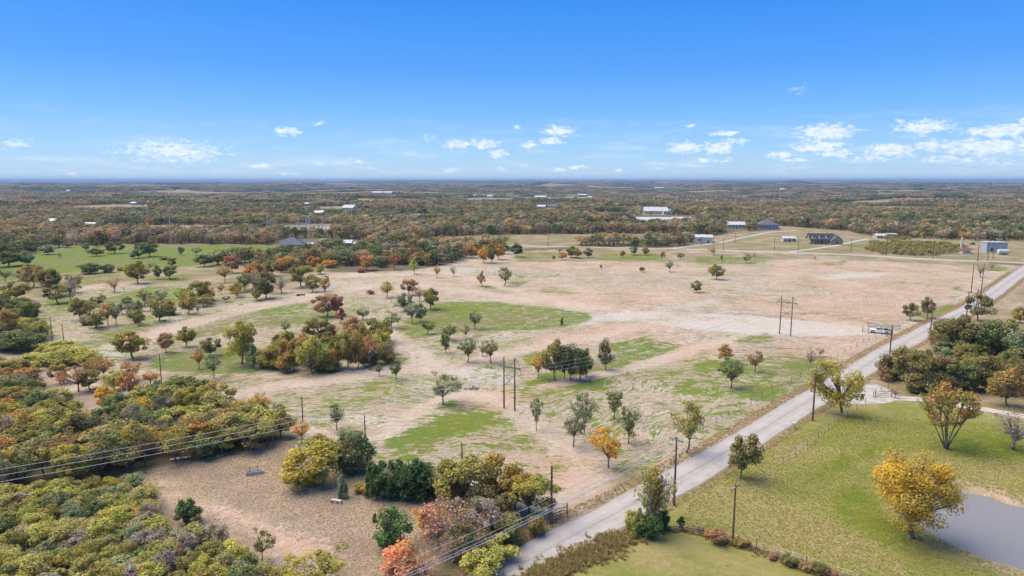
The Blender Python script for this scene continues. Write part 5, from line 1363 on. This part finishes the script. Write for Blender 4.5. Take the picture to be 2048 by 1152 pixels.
# ---------------------------------------------------------------- buildings
def house(name, px, wpx, d, hwall, hroof, rz, wall, roof, label, hip=False, windows=3, door=True, over=.5, chimney=False, cat='house', wscale=1.0, porch=False, z0=None, group=None):
    X, Y = gp(*px); wd = wpx * depth(*px) / F_PX * wscale; z = float(terrain(X, Y)) if z0 is None else z0
    t = thing(name, (X, Y, z), rz, label, cat, group)
    MB().box((0, 0, hwall / 2 - .25), (wd, d, hwall + .5)).build('wall', wall, t)
    hx, hy = wd / 2 + over, d / 2 + over; e = hwall - .12; rdg = hx - (hy if hip else 0); rdg = max(rdg, hx * .18); top = hwall + hroof
    for s in (-1, 1):
        th = .16; pts = [(-hx, s * hy, e), (hx, s * hy, e), (rdg, 0, top), (-rdg, 0, top)]
        mb = MB(); mb.poly(pts); mb.poly([(x, y, q + th) for x, y, q in pts])
        for k in range(4): a, b = pts[k], pts[(k + 1) % 4]; mb.poly([a, b, (b[0], b[1], b[2] + th), (a[0], a[1], a[2] + th)])
        mb.build('roof_slope', roof, t)
    for s in (-1, 1):
        if hip: mb = MB(); mb.poly([(s * hx, -hy, e + .16), (s * hx, hy, e + .16), (s * rdg, 0, top + .16)]); mb.build('roof_hip', roof, t)
        else: mb = MB(); mb.prism([(0, 0), (0, 0)], 0, 0) if False else mb.poly([(s * (wd / 2 - .01), -d / 2, hwall - .02), (s * (wd / 2 - .01), d / 2, hwall - .02), (s * (wd / 2 - .01), 0, top - .12)]); mb.build('gable', wall, t)
    slots = windows + (1 if door else 0); ww = min(1.5, wd / slots * .45)
    for k in range(slots):
        x = (k + .5) / slots * wd - wd / 2
        if door and k == slots // 2: MB().box((x, -d / 2 - .04, 1.05), (1.1, .1, 2.1)).build('door', DARKM, t)
        else:
            fr = MB().box((x, -d / 2 - .03, hwall * .56), (ww + .24, .09, 1.45)).build('window', TRIMW, t); MB().box((x, -d / 2 - .07, hwall * .56), (ww, .06, 1.2)).build('pane', PANE, fr)
    for s in (-1, 1):
        fr = MB().box((s * (wd / 2 + .03), 0, hwall * .56), (.09, 1.5, 1.3)).build('window', TRIMW, t); MB().box((s * (wd / 2 + .07), 0, hwall * .56), (.06, 1.26, 1.06)).build('pane', PANE, fr)
    if chimney: MB().box((wd * .2, .4, top + .2), (.9, .9, 1.6)).build('chimney', wall, t)
    return t, wd
# the dark roofed house with three dormers
t, wd = house('dormer_house', (1640, 487), 46, 11, 3.1, 4.3, R(-8), STONE, BLACKR, 'stone house with a black roof and three dormers beyond the far road', windows=4, wscale=1.0)
for q in (-.28, 0, .28):
    x = q * wd - 1.0; z = 4.7
    dm = MB().box((x, -3.9, z), (2.3, 2.4, 1.7)).build('dormer', TRIMW, t); MB().box((x, -5.13, z + .05), (.8, .06, .7)).build('dormer_pane', PANE, dm)
    mb = MB(); mb.prism([(x - 1.2, z + .7), (x, z + 1.75), (x + 1.2, z + .7)], -5.3, -2.2); mb.build('dormer_roof', BLACKR, dm)
wg = MB(); wg.prism([(wd * .30, -.2), (wd * .30, 3.1), (wd * .30 + 4, 6.6), (wd * .30 + 8, 3.1), (wd * .30 + 8, -.2)], -8.5, -2); wg.build('front_wing', STONE, t)
for s in (-1, 1):
    c_ = wd * .30 + 4; mb = MB(); pts = [(c_ + s * 4.5, -9, 2.8), (c_ + s * 4.5, -1, 2.8), (c_, -1, 6.9), (c_, -9, 6.9)]; mb.poly(pts); mb.poly([(x, y, z + .16) for x, y, z in pts]); mb.build('wing_roof', BLACKR, t)
    mb = MB(); mb.tube([(c_ + s * 4.5, -9.05, 2.85), (c_, -9.05, 6.95)], .16, 4); mb.build('fascia', TRIMW, t)
fr = MB().box((c_, -8.54, 1.6), (2.4, .1, 1.6)).build('window', TRIMW, t); MB().box((c_, -8.6, 1.6), (2.1, .06, 1.3)).build('pane', PANE, fr)
MB().box((-wd * .12, -6.6, 2.75), (wd * .6, 2.4, .18)).build('porch_roof', BLACKR, t)
for q in range(5): MB().box((-wd * .12 + (q - 2) * wd * .14, -7.6, 1.3), (.2, .2, 2.7)).build('porch_post', TRIMW, t)
mb = MB(); mb.prism([(wd / 2, -.2), (wd / 2, 3.4), (wd / 2 + 3.4, 3.4), (wd / 2 + 3.4, -.2)], -4, 4); mb.build('garage_wing', WHITE, t)
house('white_shed', (1407, 485), 33, 12, 4.4, 1.5, R(-12), WHITE, WROOF, 'white metal shed with an open bay beside the driveway', windows=1, cat='shed')
house('hip_roof_house', (585, 497), 46, 16, 3.0, 4.6, R(6), BRICK, GREYR, 'brick house with a dark hip roof behind the meadow', hip=True, windows=4, chimney=True)
house('carport', (619, 494), 18, 7, 2.4, .5, 0, WHITE, WROOF, 'flat white carport beside the hip roofed house', windows=1, door=False, cat='carport')
house('brick_garage', (694, 494), 21, 8, 3.2, 1.7, R(4), BRICK, WROOF, 'small brick garage with a pale metal roof', windows=2, cat='garage')
house('lean_to_shed', (708, 494), 8, 6, 2.6, .8, R(4), WHITE, WROOF, 'grey lean to shed against the brick garage', windows=1, door=False, cat='shed')
house('long_barn', (1310, 447), 74, 38, 3.4, 3.4, R(-8), BRICK, WROOF, 'long white roofed barn behind the oak belt', windows=6, cat='barn')
house('barn_annex', (1362, 446), 36, 26, 4.0, 2.6, R(-8), BRICK, WROOF, 'white roofed annex beside the long barn', windows=3, cat='barn')
house('riding_barn', (1310, 427), 46, 44, 4.5, 4.6, R(-6), TAN, WROOF, 'big riding barn with a bright roof beyond the green strip', windows=6, cat='barn')
house('barn_stable', (1333, 429), 15, 20, 5, 2.6, R(-6), WHITE, WROOF, 'small white stable beside the big riding barn', windows=2, cat='barn')
house('white_cottage', (1470, 456), 34, 14, 3.6, 2.6, R(-6), WHITE, WROOF, 'white cottage with a pale roof at the wood edge', windows=4)
house('blue_house', (1533, 458), 38, 14, 4.4, 4.2, R(-4), BLUEW, GREYR, 'blue grey two storey house with a porch', windows=5, hip=True)
house('tan_shed', (1576, 483), 24, 8, 2.8, 1.2, R(-6), TAN, WROOF, 'low beige shed left of the dormer house', windows=2, cat='shed')
house('barn_shed', (1759, 476), 19, 8, 2.2, 1.3, R(-5), WHITE, WROOF, 'long white shed beside the brush lot', windows=2, cat='shed')
house('open_shed', (1781, 475), 17, 7, 3.0, .5, R(-5), TAN, WROOF, 'grey flat shed next to the long white shed', windows=1, cat='shed')
for px, wp, d, h, hr, wl, rf, lab in (((182, 458), 24, 12, 3.4, 3.0, WHITE, WROOF, 'white gabled farmhouse in the left woods'), ((108, 448), 19, 12, 3.6, 2.2, WHITE, WROOF, 'white roofed barn among the left woods'), ((640, 432), 19, 14, 5, 2.6, WHITE, WROOF, 'white barn behind the substation'), ((700, 421), 22, 26, 5, 4, WHITE, WROOF, 'bright white hall on the rise behind the substation'), ((614, 411), 11, 14, 4, 2, TAN, WROOF, 'small pale roof in the woods above the substation'), ((1081, 392), 22, 30, 6, 4, TAN, WROOF, 'pale farm building on the tan pasture'), ((1115, 399), 26, 30, 6, 4, BRICK, GREYR, 'brown ranch house on the tan pasture'), ((1180, 391), 9, 20, 6, 3, WHITE, WROOF, 'tiny white house at the right of the pasture'), ((1165, 384), 18, 40, 8, 4, WHITE, WROOF, 'long white roof on the far ridge'), ((756, 385), 20, 40, 8, 5, TAN, WROOF, 'left pale hall of the far hilltop group'), ((777, 385), 18, 40, 8, 5, WHITE, WROOF, 'right pale hall of the far hilltop group'), ((488, 391), 20, 36, 8, 4, WHITE, WROOF, 'pale buildings on the far left clearing'), ((980, 392), 11, 26, 6, 3, WHITE, WROOF, 'white house at the edge of the tan field'), ((952, 393), 9, 24, 6, 3, TAN, WROOF, 'tan house at the edge of the tan field'), ((1318, 378), 19, 50, 9, 4, WHITE, WROOF, 'long white warehouse in the far haze'), ((138, 381), 6, 30, 8, 4, WHITE, WROOF, 'small white speck of a house on the left hill'), ((20, 379), 6, 30, 8, 4, WHITE, WROOF, 'small white house at the edge of the left hill'), ((410, 388), 14, 30, 7, 3, WHITE, WROOF, 'pale roof in the far woods left of the clearing'), ((269, 410), 10, 12, 4, 2, WHITE, WROOF, 'white roof above the left woods'), ((1564, 384), 8, 30, 8, 4, WHITE, WROOF, 'small white house on the right ridge'), ((870, 374), 16, 60, 10, 4, WHITE, WROOF, 'white buildings on the hazy horizon'), ((1105, 417), 18, 16, 4.5, 3, TAN, GREYR, 'grey roofed house by the green strip'), ((1083, 417), 16, 16, 4.5, 2.6, TAN, WROOF, 'tan house left of the grey roofed house')):
    house('far_house', px, wp, d, h, hr, R(-5), wl, rf, lab, windows=3, group=None)
# tank yard by the junction
X, Y = gp(1986, 504); t = thing('tank_house', (X, Y, 0), R(-10), 'pale grey box shaped equipment house in the tank yard', 'building')
MB().box((0, 0, 3.2), (12, 9, 6.6)).build('wall', BLUEW, t); MB().box((0, 0, 6.65), (12.5, 9.5, .3)).build('roof', WROOF, t); MB().box((0, -4.6, .4), (12.6, .5, .9)).build('skirt', WHITE, t); MB().box((-3, -4.55, 1.6), (1.4, .1, 2.6)).build('door', DARKM, t)
for q in (-3.5, 0, 3.5): MB().box((q, 0, 7.0), (1.2, 1.2, .6)).build('roof_vent', STEEL, t)
X, Y = gp(2005, 509.5); t = thing('storage_tank', (X, Y, 0), R(80), 'white cylindrical tank lying in front of the equipment house', 'tank')
MB().tube([(0, -3.0, 1.9), (0, -2.7, 1.9), (0, 2.7, 1.9), (0, 3.0, 1.9)], [.7, 1.6, 1.6, .7], 16).build('shell', WHITE, t)
for q in (-1.6, 1.6): MB().box((0, q, .3), (2.2, .5, .9)).build('saddle', CONC, t)
X, Y = gp(1932, 507); t = thing('pump_skid', (X, Y, 0), R(-8), 'red and grey open pump shelter in the tank yard', 'shelter')
MB().box((0, 0, .3), (6.4, 3.6, .6)).build('base', CONC, t); MB().box((0, .2, 3.1), (6.6, 3.9, .5), 0, .9).build('roof', REDP, t); MB().box((0, .4, 1.4), (4.6, 1.6, 1.6)).build('pump', STEEL, t)
for sx in (-1, 1):
    for sy in (-1, 1): MB().box((sx * 3, sy * 1.6, 1.7), (.18, .18, 2.5)).build('post', WHITE, t)
X, Y = gp(1922, 501); t = thing('flare_stack', (X, Y, 0), 0, 'tall white column beside the red pump shelter', 'column')
tube_obj('column', [(0, 0, -.2), (0, 0, 4), (0, 0, 8.2)], [.75, .7, .6], WHITE, t, 12); tube_obj('cap', [(0, 0, 8.2), (0, 0, 8.7)], [.7, .2], STEEL, t, 12); tube_obj('pipe', [(.6, 0, 1.5), (2.4, 0, 1.5), (2.4, 0, 0)], .15, STEEL, t)
X, Y = gp(1964, 498); t = thing('separator', (X, Y, 0), R(10), 'grey vertical vessel left of the equipment house', 'tank'); tube_obj('vessel', [(0, 0, .5), (0, 0, .8), (0, 0, 3.4), (0, 0, 3.8)], [.5, 1.0, 1.0, .3], STEEL, t, 14); MB().box((0, 0, .25), (2.2, 2.2, .5)).build('plinth', CONC, t); tube_obj('pipe', [(1, 0, 1), (2.2, 0, 1), (2.2, 0, 0)], .12, STEEL, t)
# substation
def lattice(px, w_, h, label):
    X, Y = gp(*px); t = thing('lattice_tower', (X, Y, 0), R(15), label, 'tower')
    for sx in (-1, 1):
        for sy in (-1, 1): tube_obj('leg', [(sx * w_, sy * w_, 0), (sx * w_ * .7, sy * w_ * .7, h)], .22, STEEL, t, 5)
    for k in range(5):
        z0, z1 = h * k / 5, h * (k + 1) / 5; f0, f1 = w_ * (1 - .3 * k / 5), w_ * (1 - .3 * (k + 1) / 5); mb = MB()
        for s in (-1, 1):
            mb.tube([(-f0, s * f0, z0), (f1, s * f1, z1)], .11, 4); mb.tube([(f0, s * f0, z0), (-f1, s * f1, z1)], .11, 4); mb.tube([(s * f0, -f0, z0), (s * f1, f1, z1)], .11, 4)
        o = mb.build('bracing', STEEL, t); o['kind'] = 'stuff'
    MB().box((0, 0, h + .1), (w_ * 5, .35, .35)).build('top_beam', STEEL, t)
lattice((616, 460), 2.2, 13.5, 'tallest lattice tower of the substation')
for k_, (px, wp, h) in enumerate((((575, 459), 18, 5.5), ((600, 460), 20, 6.2), ((632, 460), 22, 5.6), ((650, 461), 20, 4.2))):
    X, Y = gp(*px); L_ = wp * depth(*px) / F_PX; t = thing('bus_frame', (X, Y, 0), R(5), 'steel bus frame of the substation ' + ('behind the control house', 'left of the lattice tower', 'right of the lattice tower', 'at the low end')[k_], 'frame', 'substation bus frames')
    for q in (-.5, -.17, .17, .5): tube_obj('leg', [(q * L_, 0, 0), (q * L_, 0, h)], .2, STEEL, t, 5)
    for z in (h, h * .8): MB().box((0, 0, z), (L_ * 1.1, .4, .4)).build('beam', STEEL, t)
    for q in (-.33, 0, .33): tube_obj('insulator', [(q * L_, 0, h + .2), (q * L_, 0, h + 1.3)], [.22, .14], GLASSI, t, 6)
house('control_house', (567, 461.5), 11, 5, 4.2, .5, R(5), WHITE, WROOF, 'white control house of the substation', windows=1, cat='building')
for px, lab in (((609, 461.5), 'grey transformer left of the lattice tower foot'), ((623, 461.8), 'grey transformer right of the lattice tower foot')):
    X, Y = gp(*px); t = thing('transformer', (X, Y, 0), R(5), lab, 'transformer'); MB().box((0, 0, 1.9), (4.2, 2.6, 3.6)).build('tank', STEEL, t)
    for q in range(5): MB().box((-1.6 + q * .8, -1.55, 1.7), (.25, .5, 2.6)).build('radiator_fin', STEEL, t)
    for q in (-1.2, 0, 1.2): tube_obj('bushing', [(q, 0, 3.6), (q, 0, 5.0)], [.25, .12], GLASSI, t)

# ---------------------------------------------------------------- small things lying about
X, Y = gp(509, 948); t = thing('water_trough', (X, Y, 0), R(22), 'white trough beside a red topped stake in the brown clearing', 'trough')
mb = MB(); mb.box((0, 0, .08), (2.5, .7, .12)); mb.build('floor', WHITE, t)
for s in (-1, 1): MB().box((0, s * .35, .28), (2.5, .07, .5)).build('side', WHITE, t); MB().box((s * 1.25, 0, .28), (.07, .62, .5)).build('end', WHITE, t)
for x_, y_, lab in ((500, 949, 'thin red stake at the near end of the white trough'), (516, 946, 'thin red stake at the far end of the white trough')):
    X, Y = gp(x_, y_); t = thing('marker_stake', (X, Y, 0), 0, lab, 'stake'); tube_obj('stake', [(0, 0, -.2), (0, 0, .7)], .045, RUST, t); tube_obj('red_top', [(0, 0, .7), (0, 0, 1.35)], .05, REDP, t)
X, Y = gp(361, 918); t = thing('metal_sheet', (X, Y, 0), R(18), 'pale grey corrugated sheet lying under the rusty sapling', 'sheet')
V = [(-1.6 + 3.2 * q / 24, s, .16 + .05 * math.sin(q * 1.6) + .004 * q) for q in range(25) for s in (-.45, .45)]; mb = MB(); mb.v = V + [(x, y, z - .05) for x, y, z in V]; mb.f = [(2 * q, 2 * q + 2, 2 * q + 3, 2 * q + 1) for q in range(24)] + [(50 + 2 * q, 50 + 2 * q + 1, 50 + 2 * q + 3, 50 + 2 * q + 2) for q in range(24)]; mb.build('corrugated_panel', plain('pale_zinc', (.55, .6, .62), .5, .15, 3), t)
X, Y = gp(673, 1006); t = thing('road_barrier', (X, Y, 0), R(-14), 'white and red marker barrier lying in the brown clearing', 'barrier')
mb = MB(); mb.prism([(-.85, .0), (-.8, .5), (.8, .5), (.85, 0)], -.22, .22); mb.build('body', WHITE, t)
for q in (-.55, .25): MB().box((q, -.225, .2), (.36, .04, .3)).build('red_panel', REDP, t)
X, Y = gp(1832, 781); t = thing('wheeled_bin', (X, Y, 0), R(-20), 'teal wheeled bin under the thicket by the driveway', 'bin')
MB().box((0, 0, .62), (.8, .9, 1.1), 0, 1.15).build('body', BIN, t); MB().box((0, 0, 1.22), (1.0, 1.1, .1)).build('lid', BIN, t); tube_obj('axle', [(-.45, .4, .15), (.45, .4, .15)], .15, RUBBER, t, 10)
X, Y = gp(1588, 857); t = thing('mailbox', (X, Y, 0), R(40), 'small white and black mailbox on the road verge', 'mailbox')
tube_obj('post', [(0, 0, -.2), (0, 0, .9)], .06, WOODG, t); mb = MB(); mb.prism([(-.2, .9), (-.2, 1.15), (-.1, 1.28), (.1, 1.28), (.2, 1.15), (.2, .9)], -.42, .42); mb.build('box', WHITE, t); MB().box((.22, 0, 1.1), (.03, .2, .2)).build('flag', CARD, t)
def heap(px, wm, h, mat, label, name='rubble_heap', seed=1, cat='rubble', part='rock'):
    X, Y = gp(*px); t = thing(name, (X, Y, 0), R(5), label, cat); g = np.random.default_rng(seed)
    for k in range(14):
        r = g.uniform(.2, .5) * h * 1.1; u = g.normal(0, .28) * wm; v_ = g.normal(0, .18) * wm; d_ = rand_dirs(g, 1)[0]; mb = MB(); mb.box((0, 0, 0), (r * 2, r * 1.5, r * 1.2), g.uniform(0, 3), .7)
        o = mb.build(part, mat, t); o.location = (u, v_, r * .5); o.rotation_euler = tuple(g.uniform(-.4, .4, 3))
heap((945, 778), 2.6, .65, plain('dark_rock', (.22, .205, .20), .9, .4, 3), 'low heap of grey rocks at the end of the haul track', seed=3)
heap((598, 591), 4.5, .8, plain('charred', (.045, .042, .042), .95, .3, 3), 'black burnt brush pile on the bare slope', 'burn_pile', 4, 'pile', 'charred_log')
for px, wp, lab in (((741, 588), 18, 'low red brush pile left of the small grove'), ((722, 545), 20, 'dark red brush pile on the bank')):
    X, Y = gp(*px); wd = wp * depth(*px) / F_PX; plant(X, Y, wd, wd * .45, 'shrub', 'rd', '', lab)

# each plant's label also names the plant it stands next to
_xy = np.array([p[1:3] for p in PLANTS]); seen = {}
for k_, (o, X, Y, wd, words, noun, auto) in enumerate(PLANTS):
    if not auto: continue
    d_ = np.hypot(_xy[:, 0] - X, _xy[:, 1] - Y); d_[k_] = 1e9; q = int(np.argmin(d_)); w2, n2 = PLANTS[q][4], PLANTS[q][5]
    art = 'an' if w2[0] in 'aeiou' else 'a'
    o['label'] = o['label'] + (f' by {art} {w2} {n2}' if d_[q] < 9 else ' standing apart')
    seen.setdefault(o['label'], []).append(o)
for lab, os_ in seen.items():
    if len(os_) > 1:
        for o in os_: o['group'] = lab

# ---------------------------------------------------------------- air
m, n, out = material('haze_air')
v = n.new('ShaderNodeVolumePrincipled'); v.inputs['Color'].default_value = (.33, .52, .82, 1); v.inputs['Density'].default_value = 8.5e-5; v.inputs['Anisotropy'].default_value = .1
n.put(out.inputs['Volume'], v)
mb = MB(); mb.box((0, 5000, 18), (110000, 100000, 140)); o = mb.build('haze', m); o['kind'] = 'stuff'; o['label'] = 'thin pale blue haze over the far land'; o['category'] = 'haze'
